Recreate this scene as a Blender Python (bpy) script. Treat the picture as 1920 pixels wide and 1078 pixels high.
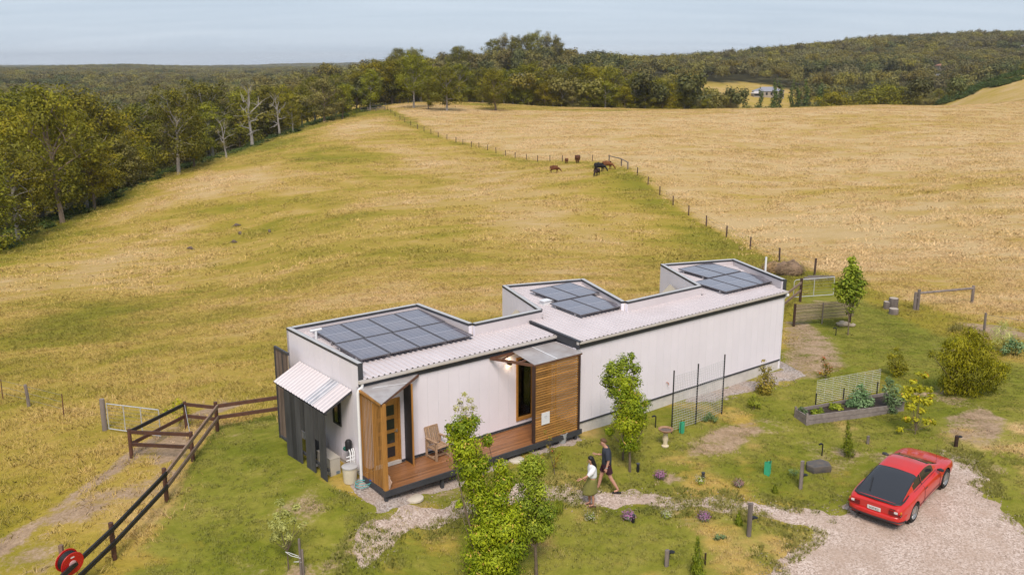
import bpy, bmesh, math, random
import numpy as np
from mathutils import Vector, Matrix
for o in list(bpy.data.objects): bpy.data.objects.remove(o)
SC = bpy.context.scene; COL = SC.collection
R = math.radians; PI = math.pi
# ---------------------------------------------------------------- camera
F, CX, CYP = 1740.0, 960.0, 539.0            # focal length and centre in pixels of a 1920 x 1078 frame
TILT = math.atan(424 / F); CZ = 12.3
cam = bpy.data.objects.new('camera', bpy.data.cameras.new('camera')); COL.objects.link(cam)
cam.location = (0, 0, CZ); cam.rotation_euler = (PI / 2 - TILT, 0, 0)
cam.data.sensor_fit = 'HORIZONTAL'; cam.data.sensor_width = 36; cam.data.lens = 36 * F / 1920
cam.data.clip_start = .5; cam.data.clip_end = 30000
SC.camera = cam
# ---------------------------------------------------------------- sky, sun, exposure
SUN_EL, SUN_AZ = R(50), R(178)               # azimuth measured from +Y towards +X
W = bpy.data.worlds.new('World'); SC.world = W; W.use_nodes = True
nt = W.node_tree; nt.nodes.clear()
def wn(t, **k):
    n = nt.nodes.new(t)
    for a, b in k.items(): setattr(n, a, b)
    return n
sky = wn('ShaderNodeTexSky', sky_type='NISHITA', sun_disc=False, sun_elevation=SUN_EL, sun_rotation=SUN_AZ, altitude=300)
bg1 = wn('ShaderNodeBackground'); bg1.inputs[1].default_value = .08
nt.links.new(sky.outputs[0], bg1.inputs[0])
# the thin overcast sheet: streaks of stratus, laid out on a flat layer overhead
tc = wn('ShaderNodeTexCoord'); sep = wn('ShaderNodeSeparateXYZ'); nt.links.new(tc.outputs['Generated'], sep.inputs[0])
zz = wn('ShaderNodeMath', operation='MAXIMUM'); zz.inputs[1].default_value = 0; nt.links.new(sep.outputs[2], zz.inputs[0])
za = wn('ShaderNodeMath', operation='ADD'); za.inputs[1].default_value = .11; nt.links.new(zz.outputs[0], za.inputs[0])
dx = wn('ShaderNodeMath', operation='DIVIDE'); nt.links.new(sep.outputs[0], dx.inputs[0]); nt.links.new(za.outputs[0], dx.inputs[1])
dy = wn('ShaderNodeMath', operation='DIVIDE'); nt.links.new(sep.outputs[1], dy.inputs[0]); nt.links.new(za.outputs[0], dy.inputs[1])
cmb = wn('ShaderNodeCombineXYZ'); nt.links.new(dx.outputs[0], cmb.inputs[0]); nt.links.new(dy.outputs[0], cmb.inputs[1])
mp = wn('ShaderNodeMapping'); mp.inputs['Scale'].default_value = (.42, 1.5, 1); mp.inputs['Rotation'].default_value = (0, 0, .12); nt.links.new(cmb.outputs[0], mp.inputs[0])
n1 = wn('ShaderNodeTexNoise'); n1.inputs['Scale'].default_value = 1.1; n1.inputs['Detail'].default_value = 6; n1.inputs['Roughness'].default_value = .58; n1.inputs['Distortion'].default_value = .7
nt.links.new(mp.outputs[0], n1.inputs[0])
cr = wn('ShaderNodeValToRGB'); nt.links.new(n1.outputs[0], cr.inputs[0])
cr.color_ramp.elements[0].position = .34; cr.color_ramp.elements[0].color = (.348, .413, .503, 1)
cr.color_ramp.elements[1].position = .70; cr.color_ramp.elements[1].color = (.415, .476, .56, 1)
hb = wn('ShaderNodeMapRange'); hb.inputs['From Max'].default_value = .12; hb.inputs['To Min'].default_value = 1.16; hb.inputs['To Max'].default_value = 1.0; nt.links.new(zz.outputs[0], hb.inputs[0])
bg2 = wn('ShaderNodeBackground'); nt.links.new(hb.outputs[0], bg2.inputs[1]); nt.links.new(cr.outputs[0], bg2.inputs[0])
mx = wn('ShaderNodeMixShader'); mx.inputs[0].default_value = .86
nt.links.new(bg1.outputs[0], mx.inputs[1]); nt.links.new(bg2.outputs[0], mx.inputs[2])
wo = wn('ShaderNodeOutputWorld'); nt.links.new(mx.outputs[0], wo.inputs[0])
sl = bpy.data.lights.new('sun', 'SUN'); sl.energy = 2.2; sl.angle = R(22); sl.color = (1, .89, .80)
sun = bpy.data.objects.new('sun', sl); COL.objects.link(sun)
sd = Vector((math.sin(SUN_AZ) * math.cos(SUN_EL), math.cos(SUN_AZ) * math.cos(SUN_EL), math.sin(SUN_EL)))
sun.rotation_euler = sd.to_track_quat('Z', 'Y').to_euler(); sun.location = (0, 0, 60)
SC.view_settings.view_transform = 'Standard'; SC.view_settings.look = 'None'
SC.view_settings.exposure = 0.53; SC.view_settings.gamma = 1; SC.view_settings.use_curve_mapping = False
SC.render.engine = 'CYCLES'; SC.cycles.use_denoising = True
SC.cycles.max_bounces = 8; SC.cycles.diffuse_bounces = 2; SC.cycles.glossy_bounces = 3; SC.cycles.transmission_bounces = 5; SC.cycles.transparent_max_bounces = 8; SC.cycles.volume_bounces = 0
SC.cycles.volume_step_rate = 10

# ---------------------------------------------------------------- helpers: objects
def tag(o, label=None, cat=None, group=None, kind=None):
    for k, v in (('label', label), ('category', cat), ('group', group), ('kind', kind)):
        if v: o[k] = v
    return o
def empty(name, loc=(0, 0, 0), rz=0, label=None, cat=None, group=None, rx=0, ry=0):
    o = bpy.data.objects.new(name, None); COL.objects.link(o)
    o.location = loc; o.rotation_euler = (rx, ry, rz); o.empty_display_size = .1
    return tag(o, label, cat, group)
def link(name, me, parent=None, loc=(0, 0, 0), rot=(0, 0, 0), sc=None):
    o = bpy.data.objects.new(name, me); COL.objects.link(o); o.parent = parent
    o.location = loc; o.rotation_euler = rot
    if sc is not None: o.scale = sc if hasattr(sc, '__len__') else (sc,) * 3
    return o
def copy_tree(o, parent=None):
    c = o.copy(); COL.objects.link(c); c.parent = parent
    for ch in list(o.children): copy_tree(ch, c)
    return c
class MB:
    """collects shapes; mesh() / build() turn them into ONE mesh"""
    def __init__(s): s.v = []; s.f = []
    def add(s, vs, fs):
        n = len(s.v); s.v += [tuple(p) for p in vs]; s.f += [tuple(i + n for i in f) for f in fs]; return s
    def box(s, x0, x1, y0, y1, z0, z1):
        return s.add([(x0, y0, z0), (x1, y0, z0), (x1, y1, z0), (x0, y1, z0), (x0, y0, z1), (x1, y0, z1), (x1, y1, z1), (x0, y1, z1)],
                     [(3, 2, 1, 0), (4, 5, 6, 7), (0, 1, 5, 4), (1, 2, 6, 5), (2, 3, 7, 6), (3, 0, 4, 7)])
    def beam(s, p, q, w, h, up=(0, 0, 1)):
        p, q = Vector(p), Vector(q); d = (q - p).normalized(); a = d.cross(Vector(up))
        if a.length < 1e-4: a = d.cross(Vector((0, 1, 0)))
        a.normalize(); b = a.cross(d).normalized(); a *= w / 2; b *= h / 2
        c = [p - a - b, p + a - b, p + a + b, p - a + b]; e = [x + (q - p) for x in c]
        return s.add(c + e, [(3, 2, 1, 0), (4, 5, 6, 7), (0, 1, 5, 4), (1, 2, 6, 5), (2, 3, 7, 6), (3, 0, 4, 7)])
    def tube(s, pts, r, n=8, caps=True, flat=1.0, closed=False):
        pts = [Vector(p) for p in pts]; k = len(pts)
        rr = list(r) if hasattr(r, '__len__') else [r] * k
        up = None; rings = []
        for i, p in enumerate(pts):
            if closed: d = pts[(i + 1) % k] - pts[i - 1]
            else: d = pts[min(i + 1, k - 1)] - pts[max(i - 1, 0)]
            if d.length < 1e-9: d = Vector((0, 0, 1))
            d.normalize()
            if up is None:
                up = Vector((0, 0, 1)) if abs(d.z) < .9 else Vector((0, 1, 0))
            a = d.cross(up)
            if a.length < 1e-5: a = d.cross(Vector((1, 0, 0)))
            a.normalize(); b = a.cross(d); up = b
            rings.append([p + a * math.cos(2 * PI * j / n) * rr[i] + b * math.sin(2 * PI * j / n) * rr[i] * flat for j in range(n)])
        return s.rings(rings, caps and not closed, closed)
    def rings(s, rings, caps=True, closed=False, wrap=True):
        n = len(rings[0]); k = len(rings); vs = [p for r in rings for p in r]; fs = []
        for i in range(k if closed else k - 1):
            i2 = (i + 1) % k
            for j in range(n if wrap else n - 1):
                fs.append((i * n + j, i * n + (j + 1) % n, i2 * n + (j + 1) % n, i2 * n + j))
        if caps:
            fs.append(tuple(reversed(range(n)))); fs.append(tuple((k - 1) * n + j for j in range(n)))
        return s.add(vs, fs)
    def lathe(s, prof, n=20, axis='z', c=(0, 0, 0), caps=True):
        rings = []
        for r, h in prof:
            ring = []
            for j in range(n):
                a = 2 * PI * j / n; x, y = r * math.cos(a), r * math.sin(a)
                p = (x, y, h) if axis == 'z' else ((h, x, y) if axis == 'x' else (y, h, x))
                ring.append((p[0] + c[0], p[1] + c[1], p[2] + c[2]))
            rings.append(ring)
        return s.rings(rings, caps)
    def prism(s, poly, z0, z1):
        n = len(poly)
        return s.add([(x, y, z0) for x, y in poly] + [(x, y, z1) for x, y in poly],
                     [tuple(reversed(range(n))), tuple(range(n, 2 * n))] + [(i, (i + 1) % n, n + (i + 1) % n, n + i) for i in range(n)])
    def slab(s, poly, n):
        """a flat polygon of 3-D points thickened along n"""
        k = len(poly); n = Vector(n); a = [Vector(p) for p in poly]; b = [p + n for p in a]
        return s.add(a + b, [tuple(reversed(range(k))), tuple(range(k, 2 * k))] + [(i, (i + 1) % k, k + (i + 1) % k, k + i) for i in range(k)])
    def ball(s, c, r, nu=10, nv=6, jit=0, rnd=None, flat=0):
        rx, ry, rz = r if hasattr(r, '__len__') else (r, r, r); rings = []
        for i in range(1, nv):
            t = PI * i / nv; ring = []
            for j in range(nu):
                a = 2 * PI * j / nu; k = 1 + (rnd.uniform(-jit, jit) if jit else 0)
                ring.append((c[0] + rx * math.sin(t) * math.cos(a) * k, c[1] + ry * math.sin(t) * math.sin(a) * k, c[2] - rz * math.cos(t) * k))
            rings.append(ring)
        return s.rings(rings, True)
    def mesh(s, name, mat, smooth=False, angle=None):
        me = bpy.data.meshes.new(name); me.from_pydata(s.v, [], s.f)
        bm = bmesh.new(); bm.from_mesh(me); bmesh.ops.recalc_face_normals(bm, faces=bm.faces); bm.to_mesh(me); bm.free()
        if mat: me.materials.append(mat)
        if smooth:
            me.polygons.foreach_set('use_smooth', [True] * len(me.polygons))
            me.set_sharp_from_angle(angle=R(angle or 40))
        return me
    def build(s, name, mat, parent=None, smooth=False, loc=(0, 0, 0), rot=(0, 0, 0), angle=None):
        return link(name, s.mesh(name, mat, smooth, angle), parent, loc, rot)
def box(name, mat, parent, x0, x1, y0, y1, z0, z1): return MB().box(x0, x1, y0, y1, z0, z1).build(name, mat, parent)
def quads(name, V, mat, tint=None, smooth=False):
    """V: (n,k,3) array of k-gons, as one mesh; tint: n values kept as the point attribute 'tint'"""
    n, k = V.shape[:2]; me = bpy.data.meshes.new(name)
    me.vertices.add(n * k); me.vertices.foreach_set('co', np.ascontiguousarray(V, dtype=np.float32).ravel())
    me.loops.add(n * k); me.loops.foreach_set('vertex_index', np.arange(n * k, dtype=np.int32))
    me.polygons.add(n); me.polygons.foreach_set('loop_start', np.arange(0, n * k, k, dtype=np.int32))
    me.update(calc_edges=True); me.validate()
    if tint is not None:
        a = me.attributes.new('tint', 'FLOAT', 'POINT'); a.data.foreach_set('value', np.repeat(np.asarray(tint, dtype=np.float32), k))
    if mat: me.materials.append(mat)
    return me

# ---------------------------------------------------------------- helpers: materials
MATS = {}
def newmat(name):
    m = bpy.data.materials.new(name); m.use_nodes = True; m.node_tree.nodes.clear(); MATS[name] = m
    return m, m.node_tree
def nd(t, typ, ins=None, **k):
    n = t.nodes.new(typ)
    for a, b in k.items(): setattr(n, a, b)
    for key, v in (ins or {}).items():
        if hasattr(v, 'is_linked') or isinstance(v, bpy.types.NodeSocket): t.links.new(v, n.inputs[key])
        else: n.inputs[key].default_value = v
    return n
def c4(c, k=1.0): return (c[0] * k, c[1] * k, c[2] * k, 1)
def mixc(t, fac, a, b, blend='MIX'):
    n = t.nodes.new('ShaderNodeMix'); n.data_type = 'RGBA'; n.blend_type = blend
    for idx, v in ((0, fac), (6, a), (7, b)):
        if isinstance(v, bpy.types.NodeSocket): t.links.new(v, n.inputs[idx])
        else: n.inputs[idx].default_value = v
    return n.outputs[2]
def math_(t, op, a, b=0.0, clamp=False):
    n = t.nodes.new('ShaderNodeMath'); n.operation = op; n.use_clamp = clamp
    for i, v in ((0, a), (1, b)):
        if isinstance(v, bpy.types.NodeSocket): t.links.new(v, n.inputs[i])
        else: n.inputs[i].default_value = v
    return n.outputs[0]
def ramp(t, fac, stops):
    n = t.nodes.new('ShaderNodeValToRGB'); t.links.new(fac, n.inputs[0]); e = n.color_ramp.elements
    while len(e) < len(stops): e.new(.5)
    for i, (p, c) in enumerate(stops): e[i].position = p; e[i].color = c4(c) if hasattr(c, '__len__') else (c, c, c, 1)
    return n.outputs[0]
def noise(t, vec, scale, detail=4, rough=.55, dist=0):
    n = nd(t, 'ShaderNodeTexNoise', {'Vector': vec, 'Scale': scale, 'Detail': detail, 'Roughness': rough, 'Distortion': dist}); return n.outputs[0]
def pm(name, base, var=.12, scale=6.0, rough=.7, bump=0.0, metallic=0.0, stretch=(1, 1, 1), rnd=.0, second=None, spec=.4, bscale=None, coat=0, emit=None):
    """plain painted / timber / stone surface: noise-varied colour, per-object jitter, fine relief"""
    m, t = newmat(name)
    tcn = nd(t, 'ShaderNodeTexCoord'); mpn = nd(t, 'ShaderNodeMapping', {'Vector': tcn.outputs['Object'], 'Scale': stretch})
    oi = nd(t, 'ShaderNodeObjectInfo')
    ofs = nd(t, 'ShaderNodeVectorMath', {0: mpn.outputs[0], 1: (0, 0, 0)}, operation='ADD')
    sc3 = nd(t, 'ShaderNodeVectorMath', {0: (17.3, 9.1, 5.7)}, operation='SCALE'); t.links.new(oi.outputs['Random'], sc3.inputs['Scale']); t.links.new(sc3.outputs[0], ofs.inputs[1])
    v = ofs.outputs[0]
    n = noise(t, v, scale, 6, .62)
    lo = second if second else tuple(c * (1 - var) for c in base); hi = base if second else tuple(min(1, c * (1 + var)) for c in base)
    c = ramp(t, n, [(.3, lo), (.7, hi)])
    if rnd:
        k = nd(t, 'ShaderNodeMapRange', {'Value': oi.outputs['Random'], 'To Min': 1 - rnd, 'To Max': 1 + rnd}).outputs[0]
        h = nd(t, 'ShaderNodeHueSaturation', {'Color': c, 'Value': k}); c = h.outputs[0]
    b = nd(t, 'ShaderNodeBsdfPrincipled', {'Base Color': c, 'Roughness': rough, 'Metallic': metallic, 'Specular IOR Level': spec, 'Coat Weight': coat})
    if emit: b.inputs['Emission Color'].default_value = c4(emit[0]); b.inputs['Emission Strength'].default_value = emit[1]
    if bump:
        bp = nd(t, 'ShaderNodeBump', {'Height': noise(t, v, bscale or scale * 4, 4, .6), 'Strength': bump, 'Distance': .02}); t.links.new(bp.outputs[0], b.inputs['Normal'])
    nd(t, 'ShaderNodeOutputMaterial', {'Surface': b.outputs[0]})
    return m
def leafmat(name, lo, hi, tr=.3, accent=None, rough=.55, rnd=.12):
    """foliage: colour by the leaf's own tint attribute and the plant, some light through the leaf"""
    m, t = newmat(name)
    at = nd(t, 'ShaderNodeAttribute', attribute_name='tint'); oi = nd(t, 'ShaderNodeObjectInfo')
    stops = [(0, lo), (.8, hi)] + ([(1, accent)] if accent else [])
    c = ramp(t, at.outputs['Fac'], stops)
    k = nd(t, 'ShaderNodeMapRange', {'Value': oi.outputs['Random'], 'To Min': 1 - rnd, 'To Max': 1 + rnd}).outputs[0]
    hj = nd(t, 'ShaderNodeMapRange', {'Value': oi.outputs['Random'], 'To Min': .49, 'To Max': .515}).outputs[0]
    hs = nd(t, 'ShaderNodeHueSaturation', {'Color': c, 'Value': k, 'Hue': hj})
    b = nd(t, 'ShaderNodeBsdfPrincipled', {'Base Color': hs.outputs[0], 'Roughness': rough, 'Specular IOR Level': .25})
    tl = nd(t, 'ShaderNodeBsdfTranslucent', {'Color': hs.outputs[0]})
    mxs = nd(t, 'ShaderNodeMixShader', {0: tr, 1: b.outputs[0], 2: tl.outputs[0]})
    nd(t, 'ShaderNodeOutputMaterial', {'Surface': mxs.outputs[0]})
    return m
# ---------------------------------------------------------------- terrain heights
ST, CT = math.sin(TILT), math.cos(TILT)
def ray(px, py):
    x, y = (px - CX) / F, (py - CYP) / F
    return np.array([x, CT - y * ST, -ST - y * CT])
def inv(px, py, z):
    d = ray(px, py); k = (z - CZ) / d[2]; return d[0] * k, d[1] * k
def proj(X, Y, Z):
    d = CZ - Z; zc = Y * CT + d * ST
    return CX + F * X / zc, CYP + F * (d * CT - Y * ST) / zc
HOUSE_A = R(38.2); HOUSE_O = inv(671, 682, 3.5)
HU = (math.cos(HOUSE_A), math.sin(HOUSE_A)); HV = (-HU[1], HU[0])
def hw(u, v): return HOUSE_O[0] + u * HU[0] + v * HV[0], HOUSE_O[1] + u * HU[1] + v * HV[1]
def sm(x, a, b): t = np.clip((x - a) / (b - a), 0, 1); return t * t * (3 - 2 * t)
def vn(X, Y, s, seed=0):
    """cheap smooth value noise, 0..1"""
    x, y = np.asarray(X) / s + seed * 13.7, np.asarray(Y) / s + seed * 7.1; xi, yi = np.floor(x), np.floor(y); fx, fy = x - xi, y - yi
    fx, fy = fx * fx * (3 - 2 * fx), fy * fy * (3 - 2 * fy)
    def h(a, b): v = np.sin(a * 127.1 + b * 311.7 + seed * 74.7) * 43758.5453; return v - np.floor(v)
    return (h(xi, yi) * (1 - fx) + h(xi + 1, yi) * fx) * (1 - fy) + (h(xi, yi + 1) * (1 - fx) + h(xi + 1, yi + 1) * fx) * fy
CP = []
for u, v in ((-1.6, -.5), (-1.5, 4.5), (0, -1.5), (4, -1.8), (8, -1.5), (13.5, -1.6), (19.6, -1.3), (21.4, 3.2), (14, 4), (7, 5), (2, 6), (4, 1), (15, 1)):
    CP.append((*hw(u, v), -.45))
for px, py, z in ((1110, 948, -.92), (1137, 921, -.88), (1300, 940, -.95), (1240, 880, -.8), (960, 1078, -1.5), (1500, 1078, -1.55), (300, 1078, -1.35), (1900, 1078, -1.5), (60, 1040, -1.45),
                  (620, 1040, -1.05), (800, 1000, -.95), (405, 806, -.7), (360, 862, -.75), (247, 857, -.95), (313, 940, -.95), (215, 1048, -1.2), (200, 808, -1.3), (120, 780, -1.7), (40, 850, -1.5),
                  (1355, 775, -.62), (1500, 795, -.75), (1650, 780, -.72), (1405, 1000, -1.05), (1500, 910, -.95), (1590, 850, -.85), (1818, 740, -.55), (1590, 628, -.5), (1850, 620, -.6), (1712, 580, -.7), (1822, 566, -.9), (1480, 515, -1.9), (1540, 560, -.8),
                  (1461, 492, -3.0), (1407, 467, -4.0), (1362, 444, -4.6), (1324, 423, -5.0), (1291, 403, -4.9), (1262, 384, -4.6), (1215, 346, -4.2), (1177, 317, -3.6), (1055, 303, -4.8), (884, 276, -5), (822, 257, -4.2), (750, 225, -2.8), (725, 207, -2.2),
                  (1700, 450, -3), (1900, 480, -2), (1700, 350, -4), (1900, 350, -2.5), (1500, 330, -4.3), (1500, 260, -4), (1800, 250, -2.5),
                  (950, 207, -2.4), (1150, 210.5, -2.4), (1380, 205, -2.2), (1650, 199, -1.5), (1920, 189, -.2),
                  (120, 415, -13.7), (0, 460, -13.5), (300, 330, -12), (420, 293, -10), (480, 275, -9.2), (560, 245, -6.2), (640, 220, -4), (440, 440, -9.5), (400, 560, -5.7), (100, 600, -5.7), (550, 450, -7.2),
                  (800, 300, -6), (700, 420, -5.7), (100, 700, -3.2), (300, 640, -3.2), (600, 540, -4), (900, 450, -4.5), (800, 520, -3.2), (1000, 380, -5), (450, 740, -1.3), (850, 560, -2.3)):
    CP.append((*inv(px, py, z), z))
CP += [(12.1, 25.4, -1.1), (10.8, 26.2, -1.08), (13.8, 27.1, -.82), (12.4, 28, -.85)]
for px, Y, z in ((0, 200, -22), (0, 350, -38), (0, 600, -38), (0, 1000, -26), (0, 1600, -20), (0, 3000, -15), (0, 6500, -25), (300, 280, -22), (300, 400, -36), (300, 700, -34), (300, 1200, -24), (300, 2500, -17), (300, 6500, -22),
                 (600, 345, -9), (600, 430, -18), (600, 620, -9), (600, 850, -18), (600, 1400, -25), (600, 3000, -14), (600, 6500, -20), (750, 335, -2.4), (750, 400, -6), (750, 620, -5), (750, 900, -15), (750, 3000, -12), (750, 6500, -18),
                 (950, 345, -3.5), (950, 450, -20), (950, 700, 1.5), (950, 1000, -5), (950, 3000, -12), (1150, 345, -6), (1150, 450, -25), (1150, 760, 1), (1150, 1200, -5), (1150, 3000, -10),
                 (1380, 340, -8), (1380, 470, -27), (1380, 600, -17), (1380, 720, -5), (1380, 900, 0), (1380, 1500, 0), (1380, 3500, -6), (1650, 355, -9), (1650, 470, -28), (1650, 700, -14), (1650, 1000, 10), (1650, 1400, 27), (1650, 2500, 10),
                 (1790, 390, -8), (1790, 430, -3), (1920, 350, -2), (1920, 430, 7.5), (1920, 540, -8), (1920, 800, 0), (1920, 1100, 18), (1920, 1500, 38), (1920, 2500, 20), (2400, 330, 3), (2400, 430, 14), (2400, 800, 12), (2400, 1500, 44), (2400, 3000, 20),
                 (-500, 130, -16), (-500, 300, -30), (-500, 1000, -25), (-500, 3000, -14), (-600, 40, -4), (2500, 40, -.3), (2500, 100, -1.5), (2500, 6500, 0), (-600, 6500, -20), (1300, 6500, -10), (-600, 20, -2.5), (2600, 19, -1.2)):
    CP.append(((px - CX) / F * CT * Y, Y, z))
CP = np.array(CP)
def _ab(X, Y):
    Y = np.maximum(Y, 17.0); s = np.clip(X / Y, -1.1, 1.1)
    return np.stack([s * 3.0, np.log(Y) * 1.5], -1)
def _phi(r2): return np.where(r2 > 1e-12, .5 * r2 * np.log(np.maximum(r2, 1e-12)), 0)
_A = _ab(CP[:, 0], CP[:, 1]); _n = len(CP)
_K = _phi(((_A[:, None] - _A[None]) ** 2).sum(-1)) + np.eye(_n) * 2e-4
_P = np.c_[np.ones(_n), _A]
_W = np.linalg.solve(np.block([[_K, _P], [_P.T, np.zeros((3, 3))]]), np.r_[CP[:, 2], 0, 0, 0])
def hz(X, Y):
    X, Y = np.asarray(X, float), np.asarray(Y, float); sh = X.shape
    Q = _ab(X.ravel(), Y.ravel()); out = np.empty(len(Q))
    for i in range(0, len(Q), 20000):
        q = Q[i:i + 20000]; out[i:i + 20000] = _phi(((q[:, None] - _A[None]) ** 2).sum(-1)) @ _W[:_n] + _W[_n] + q @ _W[_n + 1:]
    out = out.reshape(sh); far = sm(Y, 900, 2600)
    if far.max() > 0: out = out + far * (46 * (vn(X, Y, 1500, 71) - .62) + 18 * (vn(X, Y, 480, 72) - .5))
    return out
def gz(x, y): return float(hz(np.array([x]), np.array([y]))[0])
_KS = np.geomspace(14, 7000, 700)
def gp(px, py):
    """the point of the ground seen at a pixel of the photograph"""
    d = ray(px, py); d = d / d[1]
    h = CZ + d[2] * _KS - hz(d[0] * _KS, _KS)
    i = int(np.argmax(h < 0)) if (h < 0).any() else len(_KS) - 1
    i = max(i, 1); t = h[i - 1] / (h[i - 1] - h[i]); k = _KS[i - 1] + t * (_KS[i] - _KS[i - 1])
    x, y = d[0] * k, k
    return Vector((x, y, gz(x, y)))
def at(px, Y): x = (px - CX) / F * (CT * Y + 15 * ST); return Vector((x, Y, gz(x, Y)))
def mperpx(p): return (p[1] * CT + (CZ - p[2]) * ST) / F          # metres per pixel at a point
# ---------------------------------------------------------------- regions on the ground
def wpoly(pts): return np.array([gp(*p)[:2] for p in pts])
def sdist(poly, X, Y):
    """signed distance to a polygon, positive inside"""
    d = np.full(X.shape, 1e9); ins = np.zeros(X.shape, bool); n = len(poly)
    for i in range(n):
        (x0, y0), (x1, y1) = poly[i], poly[(i + 1) % n]; ex, ey = x1 - x0, y1 - y0
        t = np.clip(((X - x0) * ex + (Y - y0) * ey) / (ex * ex + ey * ey + 1e-9), 0, 1)
        d = np.minimum(d, np.hypot(X - x0 - t * ex, Y - y0 - t * ey))
        c = ((y0 > Y) != (y1 > Y)) & (X < (x1 - x0) * (Y - y0) / (y1 - y0 + 1e-12) + x0); ins ^= c
    return np.where(ins, d, -d)
def ldist(pts, X, Y):
    d = np.full(X.shape, 1e9)
    for i in range(len(pts) - 1):
        (x0, y0), (x1, y1) = pts[i], pts[i + 1]; ex, ey = x1 - x0, y1 - y0
        t = np.clip(((X - x0) * ex + (Y - y0) * ey) / (ex * ex + ey * ey + 1e-9), 0, 1)
        d = np.minimum(d, np.hypot(X - x0 - t * ex, Y - y0 - t * ey))
    return d
PL_LAWN = wpoly([(405, 800), (520, 775), (545, 860), (625, 915), (690, 935), (760, 945), (690, 985), (600, 1035), (530, 1078), (420, 1078), (335, 960), (350, 880)])
PL_GARDEN = wpoly([(640, 925), (700, 850), (1085, 760), (1470, 650), (1480, 600), (1500, 545), (1600, 540), (1680, 590), (1760, 620), (1850, 640), (2100, 700), (2200, 1200), (120, 1200), (315, 945), (350, 870), (410, 800), (560, 800)])
PL_RIGHTLAWN = wpoly([(1490, 620), (1500, 560), (1600, 555), (1690, 600), (1900, 690), (1960, 760), (1740, 760), (1640, 690), (1560, 720), (1590, 660)])
PL_BARE = wpoly([(1462, 600), (1520, 600), (1580, 650), (1600, 690), (1540, 712), (1465, 720), (1400, 722), (1462, 690)])
PL_TRACK = wpoly([(-60, 1040), (60, 965), (190, 880), (300, 800), (420, 745), (480, 755), (360, 800), (240, 880), (120, 960), (0, 1060)])
PL_PATCHY = wpoly([(-100, 1100), (0, 1020), (200, 890), (330, 800), (400, 800), (330, 900), (150, 1078), (100, 1200)])
PL_BROWN = wpoly([(640, 1000), (720, 960), (860, 900), (900, 905), (820, 950), (720, 1010), (640, 1078), (560, 1078)])
PL_STRAWF = wpoly([(735, 205), (823, 257), (900, 275), (987, 301), (1111, 303), (1177, 317), (1215, 346), (1262, 384), (1324, 423), (1407, 467), (1461, 492), (1560, 520), (1700, 565), (1830, 600), (2400, 640), (2600, 300), (2400, 189), (1920, 189.5), (1650, 199.5), (1380, 205.5), (1000, 207.5)])
LN_FENCE = [gp(*p)[:2] for p in ((735, 208), (823, 257), (900, 275), (987, 301), (1111, 303), (1177, 317), (1215, 346), (1262, 384), (1324, 423), (1407, 467), (1461, 492), (1530, 530))]
PL_MULCH = [wpoly(q) for q in ([(1270, 840), (1330, 800), (1420, 780), (1440, 810), (1380, 850), (1290, 860)], [(1540, 845), (1580, 830), (1630, 850), (1600, 870)], [(1760, 780), (1840, 760), (1900, 790), (1860, 850), (1780, 820)],
                              [(1225, 895), (1260, 880), (1290, 900), (1250, 915)], [(515, 1090), (540, 1055), (600, 1050), (620, 1080), (560, 1100)], [(250, 850), (330, 800), (370, 820), (350, 860), (290, 880)], [(1780, 600), (1900, 610), (1960, 640), (1850, 640)])]
TREELINE = [gp(*p)[:2] for p in ((-80, 500), (0, 462), (120, 418), (200, 385), (300, 335), (420, 296), (480, 276), (560, 247), (640, 222), (700, 208))]
BRACKEN = [at(p, y) for p, y in ((1830, 418), (1870, 415), (1905, 425))]
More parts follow.
